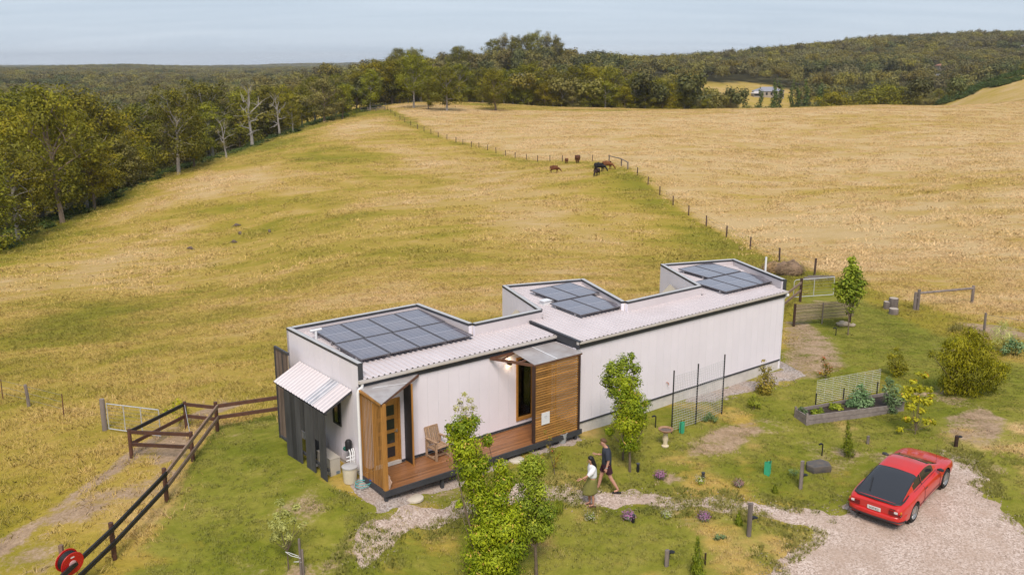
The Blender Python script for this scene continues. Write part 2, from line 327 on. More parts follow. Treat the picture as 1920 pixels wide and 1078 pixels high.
def masks(X, Y):
    far = sm(Y, 333, 345)
    lawn = sm(sdist(PL_LAWN, X, Y), -.25, .35)
    gar = sm(sdist(PL_GARDEN, X, Y), -.8, 1.0)
    lawn = np.maximum(lawn, gar * (.62 + .5 * (vn(X, Y, 2.1, 3) - .5) + .35 * (vn(X, Y, .7, 4) - .5)))
    lawn = np.maximum(lawn, .9 * sm(sdist(PL_RIGHTLAWN, X, Y), -1, 1))
    straw = .44 + .42 * sm(sdist(PL_STRAWF, X, Y), -1.5, 1.5)
    fd = ldist(LN_FENCE, X, Y); side = sdist(PL_STRAWF, X, Y) < 0
    straw -= np.where(side, .36, .2) * np.exp(-(fd / np.where(side, 3.6, 1.5)) ** 2) * (Y > 50)
    straw += .30 * np.exp(-((fd - 16) / 7) ** 2) * side * (Y > 50)
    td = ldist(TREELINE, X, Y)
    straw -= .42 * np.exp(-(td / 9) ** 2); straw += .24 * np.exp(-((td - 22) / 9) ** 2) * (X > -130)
    straw += .55 * (vn(X * .8 - Y * .25, Y + X * .4, 16, 5) - .5) * side + .25 * (vn(X, Y, 5, 6) - .5)
    straw = np.where(far > .5, .5 + .5 * (vn(X, Y, 60, 8) - .5), straw)
    dirt = .92 * sm(sdist(PL_TRACK, X, Y), -.2, .6) * (.42 + .9 * vn(X, Y, 1.3, 9))
    dirt = np.maximum(dirt, .60 * sm(sdist(PL_PATCHY, X, Y), -.6, .6) * (.1 + 1.25 * vn(X, Y, 1.0, 10)))
    dirt = np.maximum(dirt, .66 * sm(sdist(PL_BARE, X, Y), -.5, .7)); dirt = np.maximum(dirt, .55 * sm(sdist(PL_BROWN, X, Y), -.6, .5))
    for i, q in enumerate(PL_MULCH): dirt = np.maximum(dirt, (.5 + .35 * vn(X, Y, .8, 20 + i)) * sm(sdist(q, X, Y), -.3, .4))
    dirt = np.maximum(dirt, gar * np.clip((vn(X, Y, 1.1, 12) * .6 + vn(X, Y, 3, 13) * .55 - .62) * 1.6, 0, .6))
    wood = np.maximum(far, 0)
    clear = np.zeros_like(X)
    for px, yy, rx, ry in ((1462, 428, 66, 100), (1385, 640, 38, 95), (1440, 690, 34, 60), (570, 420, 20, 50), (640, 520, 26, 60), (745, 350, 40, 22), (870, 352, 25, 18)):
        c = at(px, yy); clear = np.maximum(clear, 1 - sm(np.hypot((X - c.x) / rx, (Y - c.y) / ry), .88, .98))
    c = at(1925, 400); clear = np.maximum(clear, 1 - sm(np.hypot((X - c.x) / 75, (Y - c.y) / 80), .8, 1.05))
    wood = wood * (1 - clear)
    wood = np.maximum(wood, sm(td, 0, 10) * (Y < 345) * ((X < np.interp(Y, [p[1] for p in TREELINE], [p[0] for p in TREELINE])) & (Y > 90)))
    return np.stack([np.clip(lawn, 0, 1), np.clip(dirt, 0, 1), np.clip(straw, 0, 1), np.clip(wood, 0, 1)], -1)
# ---------------------------------------------------------------- ground colours, shared by the soil and the grass that grows on it
GG = bpy.data.node_groups.new('ground_colour', 'ShaderNodeTree')
GG.interface.new_socket('Mask', in_out='INPUT', socket_type='NodeSocketColor'); GG.interface.new_socket('Wood', in_out='INPUT', socket_type='NodeSocketFloat'); GG.interface.new_socket('Color', in_out='OUTPUT', socket_type='NodeSocketColor')
gi = GG.nodes.new('NodeGroupInput'); go = GG.nodes.new('NodeGroupOutput')
geo = nd(GG, 'ShaderNodeNewGeometry'); sp = nd(GG, 'ShaderNodeSeparateColor', {0: gi.outputs[0]})
pos = geo.outputs['Position']
flat = nd(GG, 'ShaderNodeMapping', {'Vector': pos, 'Rotation': (0, 0, -.35), 'Scale': (.55, 1.0, .0)}).outputs[0]
nbig = noise(GG, flat, .035, 3, .5, .3); nmid = noise(GG, flat, .22, 5, .6, .6); nfin = noise(GG, flat, 1.7, 5, .65, .3); nvf = noise(GG, pos, 9, 3, .6)
t0 = math_(GG, 'ADD', sp.outputs[2], math_(GG, 'MULTIPLY', math_(GG, 'SUBTRACT', nmid, .5), 1.35))
t1 = math_(GG, 'ADD', t0, math_(GG, 'MULTIPLY', math_(GG, 'SUBTRACT', nbig, .5), .8))
t2 = math_(GG, 'ADD', t1, math_(GG, 'MULTIPLY', math_(GG, 'SUBTRACT', nfin, .5), .6))
fieldc = ramp(GG, t2, [(0, (.25, .225, .022)), (.26, (.35, .275, .036)), (.52, (.47, .33, .072)), (.80, (.55, .378, .148)), (1.0, (.61, .435, .21))])
l0 = math_(GG, 'ADD', math_(GG, 'MULTIPLY', nmid, .6), math_(GG, 'MULTIPLY', nfin, .5))
lawnc = ramp(GG, l0, [(.25, (.11, .14, .012)), (.48, (.195, .21, .022)), (.64, (.30, .275, .048)), (.82, (.44, .34, .11))])
lm = math_(GG, 'ADD', sp.outputs[0], math_(GG, 'MULTIPLY', math_(GG, 'SUBTRACT', nfin, .5), .8))
lmask = nd(GG, 'ShaderNodeMapRange', {'Value': lm, 'From Min': .3, 'From Max': .62}, interpolation_type='SMOOTHSTEP').outputs[0]
c1 = mixc(GG, lmask, fieldc, lawnc)
dirtc = ramp(GG, math_(GG, 'ADD', math_(GG, 'MULTIPLY', nfin, .6), math_(GG, 'MULTIPLY', nvf, .4)), [(.3, (.26, .18, .12)), (.5, (.41, .285, .18)), (.7, (.53, .39, .26))])
dm = math_(GG, 'ADD', sp.outputs[1], math_(GG, 'MULTIPLY', math_(GG, 'SUBTRACT', math_(GG, 'ADD', math_(GG, 'MULTIPLY', nfin, .6), math_(GG, 'MULTIPLY', nvf, .4)), .5), 1.5))
dmask = nd(GG, 'ShaderNodeMapRange', {'Value': dm, 'From Min': .35, 'From Max': .75}, interpolation_type='SMOOTHSTEP').outputs[0]
c2 = mixc(GG, dmask, c1, dirtc)
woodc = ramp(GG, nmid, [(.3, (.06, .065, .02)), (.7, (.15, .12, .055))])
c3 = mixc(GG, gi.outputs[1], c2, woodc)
nxf = noise(GG, pos, 28, 3, .7); vv = math_(GG, 'ADD', math_(GG, 'MULTIPLY', nxf, .5), math_(GG, 'MULTIPLY', noise(GG, pos, 4.5, 4, .7), .5))
kk = nd(GG, 'ShaderNodeMapRange', {'Value': vv, 'From Min': .3, 'From Max': .7, 'To Min': .64, 'To Max': 1.16}).outputs[0]
GG.links.new(nd(GG, 'ShaderNodeHueSaturation', {'Color': c3, 'Value': kk}).outputs[0], go.inputs[0])
def groundmat(name, inst):
    m, t = newmat(name)
    a = nd(t, 'ShaderNodeAttribute', attribute_name='gmask', attribute_type='INSTANCER' if inst else 'GEOMETRY')
    g = t.nodes.new('ShaderNodeGroup'); g.node_tree = GG; t.links.new(a.outputs['Color'], g.inputs[0]); t.links.new(a.outputs['Alpha'], g.inputs[1])
    c = g.outputs[0]; ge = nd(t, 'ShaderNodeNewGeometry')
    if inst:
        tn = nd(t, 'ShaderNodeAttribute', attribute_name='tint')
        k = nd(t, 'ShaderNodeMapRange', {'Value': tn.outputs['Fac'], 'To Min': 1.6, 'To Max': 2.2}).outputs[0]
        c = nd(t, 'ShaderNodeHueSaturation', {'Color': c, 'Value': k, 'Saturation': .87}).outputs[0]
        up = nd(t, 'ShaderNodeVectorMath', {0: ge.outputs['Normal'], 1: (0, 0, 1.6)}, operation='ADD'); up = nd(t, 'ShaderNodeVectorMath', {0: up.outputs[0]}, operation='NORMALIZE')
        b = nd(t, 'ShaderNodeBsdfDiffuse', {'Color': c, 'Normal': up.outputs[0]}); tl = nd(t, 'ShaderNodeBsdfTranslucent', {'Color': c, 'Normal': up.outputs[0]})
        b = nd(t, 'ShaderNodeMixShader', {0: .4, 1: b.outputs[0], 2: tl.outputs[0]})
    else:
        n = noise(t, ge.outputs['Position'], 6, 6, .7)
        bp = nd(t, 'ShaderNodeBump', {'Height': n, 'Strength': .6, 'Distance': .09})
        b = nd(t, 'ShaderNodeBsdfPrincipled', {'Base Color': c, 'Roughness': .95, 'Specular IOR Level': .1, 'Normal': bp.outputs[0]})
    nd(t, 'ShaderNodeOutputMaterial', {'Surface': b.outputs[0]})
    return m
M_GROUND = groundmat('soil_and_turf', False); M_BLADE = groundmat('grass_blades', True)
def setmask(me, mk):
    a = me.attributes.new('gmask', 'FLOAT_COLOR', 'POINT'); a.data.foreach_set('color', np.ascontiguousarray(mk, dtype=np.float32).ravel())
# ---------------------------------------------------------------- the ground: one sheet from underfoot to the horizon
rr = np.r_[0.01, 6, 11, 14, np.geomspace(16, 60, 150)[:-1], np.geomspace(60, 345, 130)[:-1], np.geomspace(345, 9000, 120)]
aa = np.r_[np.linspace(-180, -45, 19)[:-1], np.linspace(-45, -36, 13)[:-1], np.linspace(-36, 36, 280), np.linspace(36, 45, 13)[1:], np.linspace(45, 180, 19)[1:-1]]
RR, AA = np.meshgrid(rr, np.radians(aa), indexing='ij'); GX, GY = RR * np.sin(AA), RR * np.cos(AA)
GZ = hz(GX, GY); na, nr = len(aa), len(rr)
me = bpy.data.meshes.new('ground'); V = np.stack([GX, GY, GZ], -1).reshape(-1, 3)
ii, jj = np.meshgrid(np.arange(nr - 1), np.arange(na), indexing='ij'); j2 = (jj + 1) % na
FQ = np.stack([ii * na + jj, ii * na + j2, (ii + 1) * na + j2, (ii + 1) * na + jj], -1).reshape(-1, 4)[:, ::-1]
me.vertices.add(len(V)); me.vertices.foreach_set('co', V.astype(np.float32).ravel())
me.loops.add(FQ.size); me.loops.foreach_set('vertex_index', FQ.astype(np.int32).ravel())
me.polygons.add(len(FQ)); me.polygons.foreach_set('loop_start', np.arange(0, FQ.size, 4, dtype=np.int32)); me.update(calc_edges=True)
me.polygons.foreach_set('use_smooth', [True] * len(me.polygons)); me.materials.append(M_GROUND)
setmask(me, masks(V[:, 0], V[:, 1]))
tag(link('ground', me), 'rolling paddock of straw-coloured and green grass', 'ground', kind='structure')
# ---------------------------------------------------------------- gravel: sheets with ragged rims that dip under the turf
def gravelmat(name, a, b, c):
    m, t = newmat(name); ge = nd(t, 'ShaderNodeNewGeometry'); p = ge.outputs['Position']
    v = nd(t, 'ShaderNodeTexVoronoi', {'Vector': p, 'Scale': 24.0}); v2 = nd(t, 'ShaderNodeTexVoronoi', {'Vector': p, 'Scale': 60.0})
    sx = nd(t, 'ShaderNodeSeparateColor', {0: v.outputs['Color']})
    stone = ramp(t, sx.outputs[0], [(0, a), (.5, b), (1, c)])
    n = noise(t, p, .9, 5, .6); n2 = noise(t, p, .25, 3)
    stone = mixc(t, nd(t, 'ShaderNodeMapRange', {'Value': n, 'From Min': .42, 'From Max': .75}).outputs[0], stone, c4((.44, .325, .25)))
    stone = mixc(t, nd(t, 'ShaderNodeMapRange', {'Value': n2, 'From Min': .5, 'From Max': .75, 'To Max': .35}).outputs[0], stone, c4((.62, .52, .42)))
    bp = nd(t, 'ShaderNodeBump', {'Height': v.outputs['Distance'], 'Strength': .8, 'Distance': .02}); bp.invert = True
    bs = nd(t, 'ShaderNodeBsdfPrincipled', {'Base Color': stone, 'Roughness': .92, 'Specular IOR Level': .15, 'Normal': bp.outputs[0]})
    nd(t, 'ShaderNodeOutputMaterial', {'Surface': bs.outputs[0]}); return m
M_GRAV = gravelmat('pale_gravel', (.33, .245, .19), (.52, .405, .335), (.70, .585, .51)); M_GREYGRAV = gravelmat('grey_gravel', (.20, .17, .15), (.36, .31, .28), (.55, .49, .45))
def sheet(name, mat, sdf, x0, x1, y0, y1, label, step=.1, amp=.5, h=.022):
    xs, ys = np.arange(x0, x1, step), np.arange(y0, y1, step); X, Y = np.meshgrid(xs, ys)
    s = sdf(X, Y) + amp * ((vn(X, Y, .9, 31) - .5) * 1.0 + (vn(X, Y, .33, 32) - .5) * .7)
    Z = hz(X, Y) + np.clip(s / .5, -1, 1) * h
    keep = (s[:-1, :-1] > -.4) | (s[1:, 1:] > -.4); idx = np.arange(X.size).reshape(X.shape)
    fs = np.stack([idx[:-1, :-1], idx[:-1, 1:], idx[1:, 1:], idx[1:, :-1]], -1)[keep]
    used = np.unique(fs); remap = np.full(X.size, -1); remap[used] = np.arange(len(used))
    me = bpy.data.meshes.new(name); me.from_pydata(np.stack([X.ravel(), Y.ravel(), Z.ravel()], -1)[used].tolist(), [], remap[fs].tolist())
    me.materials.append(mat); me.polygons.foreach_set('use_smooth', [True] * len(me.polygons))
    return tag(link(name, me), label, 'gravel', kind='structure')
PL_DRIVE = wpoly([(1385, 1120), (1455, 1040), (1510, 1000), (1560, 955), (1600, 930), (1640, 905), (1700, 868), (1790, 850), (1825, 858), (1850, 915), (1880, 960), (1960, 1010), (2100, 1060), (2100, 1300), (1300, 1300)])
LN_PATH = [gp(*p)[:2] for p in ((700, 1032), (760, 985), (850, 958), (920, 938), (1020, 925), (1110, 932), (1200, 935), (1300, 942), (1400, 950), (1480, 968), (1540, 975))]
sd_drive = lambda X, Y: sdist(PL_DRIVE, X, Y)
sd_path = lambda X, Y: .42 + .08 * np.sin(X * .9) - ldist(LN_PATH, X, Y) + (1.1 * vn(X, Y, 1.1, 91) - .62) * sm(-X, 1.5, 3.5)
HB = [hw(u, v) for u, v in ((13.2, -1.2), (19.4, -1.2), (21.0, 2.4), (21.5, 2.2), (20.1, -2.0), (17.5, -2.2), (15, -1.75), (13.2, -1.45))]
sd_wall = lambda X, Y: sdist(np.array(HB), X, Y)
sd_deck = lambda X, Y: sdist(np.array([hw(u, v) for u, v in ((-.6, .2), (7.6, .2), (7.6, -1.45), (2.5, -1.6), (.6, -1.62), (-.45, -1.75))]), X, Y)
sheet('driveway', M_GRAV, sd_drive, 5.5, 21, 15, 33, 'pale pebble gravel driveway under the red car', amp=.8)
sheet('gravel_path', M_GRAV, sd_path, -6, 10, 21.5, 28.5, 'narrow pale gravel path winding past the deck', .08, amp=.5)
sheet('gravel_strip', M_GREYGRAV, sd_wall, -1, 16, 28, 43, 'grey gravel strip along the foot of the long white wall', amp=.5)
sheet('gravel_bed', M_GREYGRAV, sd_deck, -6, 5, 23.5, 33, 'grey pebbles on the ground under and beside the deck', .08, amp=.5)
GRAVEL = lambda X, Y: np.maximum.reduce([sd_drive(X, Y), sd_path(X, Y), sd_wall(X, Y) , sd_deck(X, Y)])
HPOLY = np.array([hw(u, v) for u, v in ((-.95, .3), (-.95, 4.2), (0, 5), (5.3, 5), (5.3, 1.5), (8.3, 1.5), (9.5, 5.3), (12.9, 4.1), (11.6, .4), (15.8, .4), (17.5, 4.1), (21, 2.8), (19.5, -1.15), (7.75, -1.5), (0, -1.5))])
# ---------------------------------------------------------------- grass: uncountable, so stuff
RNG = np.random.default_rng(7)
def blades(name, n, size, h0, h1, w0, w1, lean=.35, clump=0):
    """a square patch of n bent blades, each one triangle pair; origin at ground level"""
    if clump:
        c = RNG.uniform(-size / 2, size / 2, (clump, 2)); x = c[RNG.integers(0, clump, n)] + RNG.normal(0, size * .055, (n, 2))
    else: x = RNG.uniform(-size / 2, size / 2, (n, 2))
    a = RNG.uniform(0, 2 * PI, n); w = RNG.uniform(w0, w1, n); h = RNG.uniform(h0, h1, n); b = RNG.uniform(0, 2 * PI, n); ln = RNG.uniform(.1, lean, n) * h * 1.4
    dx = np.stack([np.cos(a) * w / 2, np.sin(a) * w / 2], -1); l = np.stack([np.cos(b), np.sin(b)], -1) * ln[:, None]
    z0 = np.full((n, 1), -.03)
    p0 = np.c_[x - dx, z0]; p1 = np.c_[x + dx, z0]; p2 = np.c_[x + dx * .7 + l * .45, h * .65]; p3 = np.c_[x + l, h * .95]; p4 = np.c_[x - dx * .7 + l * .45, h * .65]
    V = np.stack([p0, p1, p2, p3, p4], 1)
    return quads(name, V, M_BLADE, RNG.uniform(0, 1, n))
def scatter(name, srcs, P, scale, label, cat, mask=True, kind='stuff', tilt=None, mk=None, pick=None):
    """srcs: meshes; P: (n,3) points - one object that instances the meshes on its points with geometry nodes"""
    hold = bpy.data.collections.new(name + '_source')
    for i, s in enumerate(srcs):
        o = bpy.data.objects.new(name + '_source', s); hold.objects.link(o)
    n = len(P); me = bpy.data.meshes.new(name); me.vertices.add(n); me.vertices.foreach_set('co', np.ascontiguousarray(P, dtype=np.float32).ravel())
    if mask: setmask(me, masks(P[:, 0], P[:, 1]) if mk is None else mk)
    def attr(k, t, v, key): a = me.attributes.new(k, t, 'POINT'); a.data.foreach_set(key, np.ascontiguousarray(v, dtype=np.int32 if t == 'INT' else np.float32).ravel())
    rot = np.zeros((n, 3)); rot[:, 2] = RNG.uniform(0, 2 * PI, n)
    if tilt is not None: rot[:, :2] = tilt
    attr('rot', 'FLOAT_VECTOR', rot, 'vector'); sc = np.asarray(scale); sc = np.repeat(sc[:, None], 3, 1) if sc.ndim == 1 else sc
    attr('scl', 'FLOAT_VECTOR', sc, 'vector'); attr('pick', 'INT', RNG.integers(0, len(srcs), n) if pick is None else pick, 'value')
    o = link(name, me); tag(o, label, cat, kind=kind)
    g = bpy.data.node_groups.new(name, 'GeometryNodeTree'); g.interface.new_socket('Geometry', in_out='INPUT', socket_type='NodeSocketGeometry'); g.interface.new_socket('Geometry', in_out='OUTPUT', socket_type='NodeSocketGeometry')
    a, b = g.nodes.new('NodeGroupInput'), g.nodes.new('NodeGroupOutput'); ip = g.nodes.new('GeometryNodeInstanceOnPoints')
    ci = g.nodes.new('GeometryNodeCollectionInfo'); ci.inputs['Collection'].default_value = hold; ci.inputs['Separate Children'].default_value = True; ci.inputs['Reset Children'].default_value = True
    def na(k, t): x = g.nodes.new('GeometryNodeInputNamedAttribute'); x.data_type = t; x.inputs['Name'].default_value = k; return x.outputs['Attribute']
    g.links.new(a.outputs[0], ip.inputs['Points']); g.links.new(ci.outputs[0], ip.inputs['Instance']); ip.inputs['Pick Instance'].default_value = True
    g.links.new(na('pick', 'INT'), ip.inputs['Instance Index']); g.links.new(na('rot', 'FLOAT_VECTOR'), ip.inputs['Rotation']); g.links.new(na('scl', 'FLOAT_VECTOR'), ip.inputs['Scale'])
    g.links.new(ip.outputs[0], b.inputs[0]); md = o.modifiers.new('scatter', 'NODES'); md.node_group = g
    return o
def wedge(n, y0, y1, s=.72):
    """n points spread evenly over the ground in view between two distances"""
    Y = np.sqrt(RNG.uniform(y0 * y0, y1 * y1, n)); X = RNG.uniform(-s, s, n) * Y; return X, Y
lawn_src = [blades('lawn_patch', 150, .8, .012, .045, .010, .02, 1.2, 14) for _ in range(3)]
X, Y = wedge(10000, 17.5, 50)
mk = masks(X, Y); hd = sdist(HPOLY, X, Y); gv = GRAVEL(X, Y)
ok = (mk[:, 0] > .3) & (hd < -.35) & (gv < .1) & (RNG.uniform(0, 1, len(X)) > mk[:, 1] * 1.1); X, Y, mk = X[ok], Y[ok], mk[ok]
scatter('lawn_grass', lawn_src, np.stack([X, Y, hz(X, Y)], -1), RNG.uniform(.7, 1.2, len(X)), 'short green lawn grass around the white house', 'grass', mk=mk)
near_src = [blades('tuft_patch', 90, 1.4, .05, .17, .012, .03, 1.4, 18) for _ in range(4)]
X, Y = wedge(12400, 19, 92); mk = masks(X, Y); hd = sdist(HPOLY, X, Y); gv = GRAVEL(X, Y)
ok = (RNG.uniform(0, 1, len(X)) > sm(Y, 60, 92)) & (mk[:, 0] < .38) & (hd < -.8) & (gv < -.6) & (RNG.uniform(0, 1, len(X)) > mk[:, 1] * 1.3); X, Y, mk = X[ok], Y[ok], mk[ok]
scatter('field_grass', near_src, np.stack([X, Y, hz(X, Y)], -1), RNG.uniform(.55, 1.15, len(X)), 'long seeding pasture grass on the slope behind the house', 'grass', mk=mk)
far_src = [blades('far_patch', 120, 4.2, .10, .26, .04, .09, 1.4, 26) for _ in range(4)]
X, Y = wedge(10700, 58, 338); mk = masks(X, Y); ok = (RNG.uniform(0, 1, len(X)) < sm(Y, 55, 95)) & (mk[:, 3] < .6); X, Y, mk = X[ok], Y[ok], mk[ok]
scatter('hill_grass', far_src, np.stack([X, Y, hz(X, Y)], -1), RNG.uniform(.7, 1.15, len(X)), 'dry standing grass over the far paddock up to the crest', 'grass', mk=mk)
# weeds and tufts along the gravel rims
X = RNG.uniform(-6, 18, 26000); Y = RNG.uniform(18, 33, 26000); gv = GRAVEL(X, Y); hd = sdist(HPOLY, X, Y); k = vn(X, Y, .8, 41)
ok = (gv > -.5) & (gv < .55) & (hd < -.2) & (k > .45 + .25 * gv); X, Y = X[ok], Y[ok]
mk = masks(X, Y); mk[:, 0] = .8; mk[:, 1] = 0
scatter('edge_grass', [blades('edge_tuft', 34, .22, .03, .10, .008, .018, .9) for _ in range(3)], np.stack([X, Y, hz(X, Y)], -1), RNG.uniform(.5, 1.2, len(X)), 'ragged grass tufts creeping over the gravel edges', 'grass', mk=mk)
# loose stones on the gravel
M_PEBBLE = pm('pebble', (.46, .365, .30), .3, 3, .9, rnd=.3)
peb = []
for i in range(3):
    rnd = random.Random(i); peb.append(MB().ball((0, 0, 0), (.026, .02, .014), 6, 4, .25, rnd).mesh('pebble', M_PEBBLE, True))
X = RNG.uniform(-6, 20, 90000); Y = RNG.uniform(18, 42, 90000); gv = GRAVEL(X, Y)
ok = (gv > -.35) & (RNG.uniform(0, 1, len(X)) < sm(gv, -.5, .6) * .8 + .1) & (sdist(HPOLY, X, Y) < 0.0); X, Y = X[ok][:26000], Y[ok][:26000]
scatter('loose_pebbles', peb, np.stack([X, Y, hz(X, Y) + .02], -1), RNG.uniform(.35, .95, len(X)), 'loose pale pebbles scattered over driveway and path', 'pebbles', mask=False)
# ---------------------------------------------------------------- house materials
M_WHITE = pm('white_cladding', (.84, .79, .84), .035, .7, .45, rnd=.012, spec=.35)
M_PLINTH = pm('rendered_plinth', (.62, .58, .53), .14, 2.5, .85, .15)
M_TRIM = pm('charcoal_trim', (.052, .054, .062), .15, 4, .5)
M_CAPTOP = pm('pale_capping', (.50, .49, .48), .08, 3, .4, spec=.5)
M_ROOF = pm('roof_sheet', (.68, .62, .625), .09, .8, .42, spec=.4, second=(.60, .54, .54))
M_GUTTER = pm('gutter_white', (.58, .535, .49), .06, 3, .4)
M_PIPE = pm('white_pipe', (.78, .78, .78), .05, 4, .4)
M_TIM = pm('orange_timber', (.40, .19, .048), .3, 7, .5, .1, stretch=(1, 1, .12), rnd=.22)
M_TIMH = pm('orange_timber_slat', (.42, .21, .058), .35, 7, .5, .1, stretch=(.15, 1, 1), rnd=.25)
M_DECK = pm('deck_timber', (.27, .118, .045), .32, 6, .42, .1, stretch=(.12, 1, 1), rnd=.2, spec=.5)
M_FRAME = pm('window_timber', (.46, .22, .05), .2, 8, .4, rnd=.05)
M_BROWN = pm('brown_beam', (.16, .075, .045), .3, 8, .6, rnd=.15)
M_BLACKB = pm('black_stained_board', (.075, .074, .075), .55, 5, .75, .35, stretch=(1, 1, .15), rnd=.35, second=(.035, .035, .036))
M_CHAIRW = pm('pale_outdoor_timber', (.38, .25, .155), .3, 9, .7, .1, rnd=.12)
M_BLACK = pm('black_metal', (.018, .018, .02), .2, 6, .5)
M_DARKTIM = pm('dark_brown_post', (.055, .028, .02), .35, 6, .7, .2, stretch=(1, 1, .2), rnd=.2)
M_SAIL = pm('shade_cloth', (.42, .37, .28), .08, 6, .9)
M_SILVER = pm('aluminium', (.55, .55, .56), .1, 5, .35, metallic=.8)
def glassmat(name, tint, rough=.04):
    m, t = newmat(name); b = nd(t, 'ShaderNodeBsdfPrincipled', {'Base Color': c4(tint), 'Roughness': rough, 'Specular IOR Level': .7}); nd(t, 'ShaderNodeOutputMaterial', {'Surface': b.outputs[0]}); return m
M_DGLASS = glassmat('dark_glass', (.022, .026, .03))
def clearglass(name, tint, k):
    m, t = newmat(name); tr = nd(t, 'ShaderNodeBsdfTransparent', {'Color': c4(tint)}); gl = nd(t, 'ShaderNodeBsdfGlossy', {'Roughness': .03, 'Color': (.9, .9, .9, 1)})
    lw = nd(t, 'ShaderNodeFresnel', {'IOR': 1.5}); mxn = nd(t, 'ShaderNodeMixShader', {0: math_(t, 'ADD', lw.outputs[0], k), 1: tr.outputs[0], 2: gl.outputs[0]})
    nd(t, 'ShaderNodeOutputMaterial', {'Surface': mxn.outputs[0]}); return m
M_CGLASS = clearglass('window_glass', (.92, .94, .93), .02)
def polymat():
    m, t = newmat('twinwall_polycarbonate'); tcn = nd(t, 'ShaderNodeTexCoord')
    n = noise(t, tcn.outputs['Object'], 2.2, 4); c = ramp(t, n, [(.35, (.60, .55, .54)), (.65, (.80, .78, .78))])
    b = nd(t, 'ShaderNodeBsdfPrincipled', {'Base Color': c, 'Roughness': .22, 'Specular IOR Level': .6}); tl = nd(t, 'ShaderNodeBsdfTranslucent', {'Color': (.7, .68, .66, 1)})
    tp = nd(t, 'ShaderNodeBsdfTransparent', {'Color': (.85, .82, .8, 1)})
    x = nd(t, 'ShaderNodeMixShader', {0: .3, 1: b.outputs[0], 2: tl.outputs[0]}); y = nd(t, 'ShaderNodeMixShader', {0: .3, 1: x.outputs[0], 2: tp.outputs[0]})
    nd(t, 'ShaderNodeOutputMaterial', {'Surface': y.outputs[0]}); return m
M_POLY = polymat()
def pvmat():
    m, t = newmat('solar_cells'); tcn = nd(t, 'ShaderNodeTexCoord'); s = nd(t, 'ShaderNodeSeparateXYZ', {0: tcn.outputs['Object']})
    def lines(o, pitch, off, w):
        f = math_(t, 'FRACT', math_(t, 'DIVIDE', math_(t, 'ADD', o, off), pitch)); return math_(t, 'LESS_THAN', math_(t, 'ABSOLUTE', math_(t, 'SUBTRACT', f, .5)), w)
    a = lines(s.outputs[0], .172, .086 * 0, .035); b = lines(s.outputs[1], .0825, 0, .035)
    mid = math_(t, 'LESS_THAN', math_(t, 'ABSOLUTE', s.outputs[1]), .012)
    ln = math_(t, 'MAXIMUM', math_(t, 'MULTIPLY', math_(t, 'MAXIMUM', a, math_(t, 'MULTIPLY', b, .35)), .5), mid)
    n = noise(t, tcn.outputs['Object'], 1.3, 2); cell = ramp(t, n, [(.3, (.095, .082, .112)), (.7, (.175, .145, .16))])
    c = mixc(t, ln, cell, c4((.46, .43, .46)))
    bs = nd(t, 'ShaderNodeBsdfPrincipled', {'Base Color': c, 'Roughness': .25, 'Specular IOR Level': 1.0, 'Coat Weight': 1.0, 'Coat Roughness': .12})
    nd(t, 'ShaderNodeOutputMaterial', {'Surface': bs.outputs[0]}); return m
M_PV = pvmat()
# ---------------------------------------------------------------- the house
HR = (HOUSE_O[0], HOUSE_O[1], 0)
house = empty('house', HR, HOUSE_A, 'long white clad house with sawtooth flat roof wings and solar panels', 'house')
ZP = 3.5
OUT = [(0, 0), (0, 4.95), (5.3, 4.95), (5.3, 1.5), (8.28, 1.5), (9.52, 5.27), (12.93, 4.12), (11.6, .38), (15.75, .38), (17.55, 4.1), (21.05, 2.8), (19.42, -1.15), (7.75, -1.15), (7.75, 0)]
def wall(p, q, z0, z1, panels=True, openings=(), name='wall'):
    """wall on the line p->q, outside on its left; openings: (s0, s1, za, zb)"""
    p, q = Vector(p), Vector(q); L = (q - p).length; ang = math.atan2(q.y - p.y, q.x - p.x)
    w = MB(); cuts = sorted({0, L, *[a for o in openings for a in o[:2]]})
    for a, b in zip(cuts[:-1], cuts[1:]):
        zs = [(z0, z1)]
        for o in openings:
            if o[0] <= a + 1e-4 and b <= o[1] + 1e-4: zs = [(z0, o[2]), (o[3], z1)]
        for za, zb in zs:
            if zb - za > .01: w.box(a, b, -.14, -.007, za, zb)
    wo_ = w.build(name, M_WHITE, house, loc=(p.x, p.y, 0), rot=(0, 0, ang))
    if panels:
        n = max(1, round(L / .4)); pw = L / n; cache = {}
        for i in range(n):
            a, b = i * pw + .0025, (i + 1) * pw - .0025; zs = [(z0, z1)]
            segs = [(a, b, z0, z1)]
            for o in openings:
                new = []
                for (sa, sb, za, zb) in segs:
                    if sb <= o[0] or sa >= o[1]: new.append((sa, sb, za, zb)); continue
                    if sa < o[0]: new.append((sa, o[0], za, zb))
                    if sb > o[1]: new.append((o[1], sb, za, zb))
                    c, d = max(sa, o[0]), min(sb, o[1])
                    if o[2] - za > .02: new.append((c, d, za, o[2]))
                    if zb - o[3] > .02: new.append((c, d, o[3], zb))
                segs = new
            for (sa, sb, za, zb) in segs:
                if sb - sa < .03: continue
                key = (round(sb - sa, 3), round(za, 3), round(zb, 3))
                if key not in cache: cache[key] = MB().box(0, sb - sa, -.007, 0, za, zb).mesh('cladding_panel', M_WHITE)
                link('cladding_panel', cache[key], wo_, (sa, 0, 0))
    return wo_
def rw(a, b): return lambda *k: wall(b, a, *k)
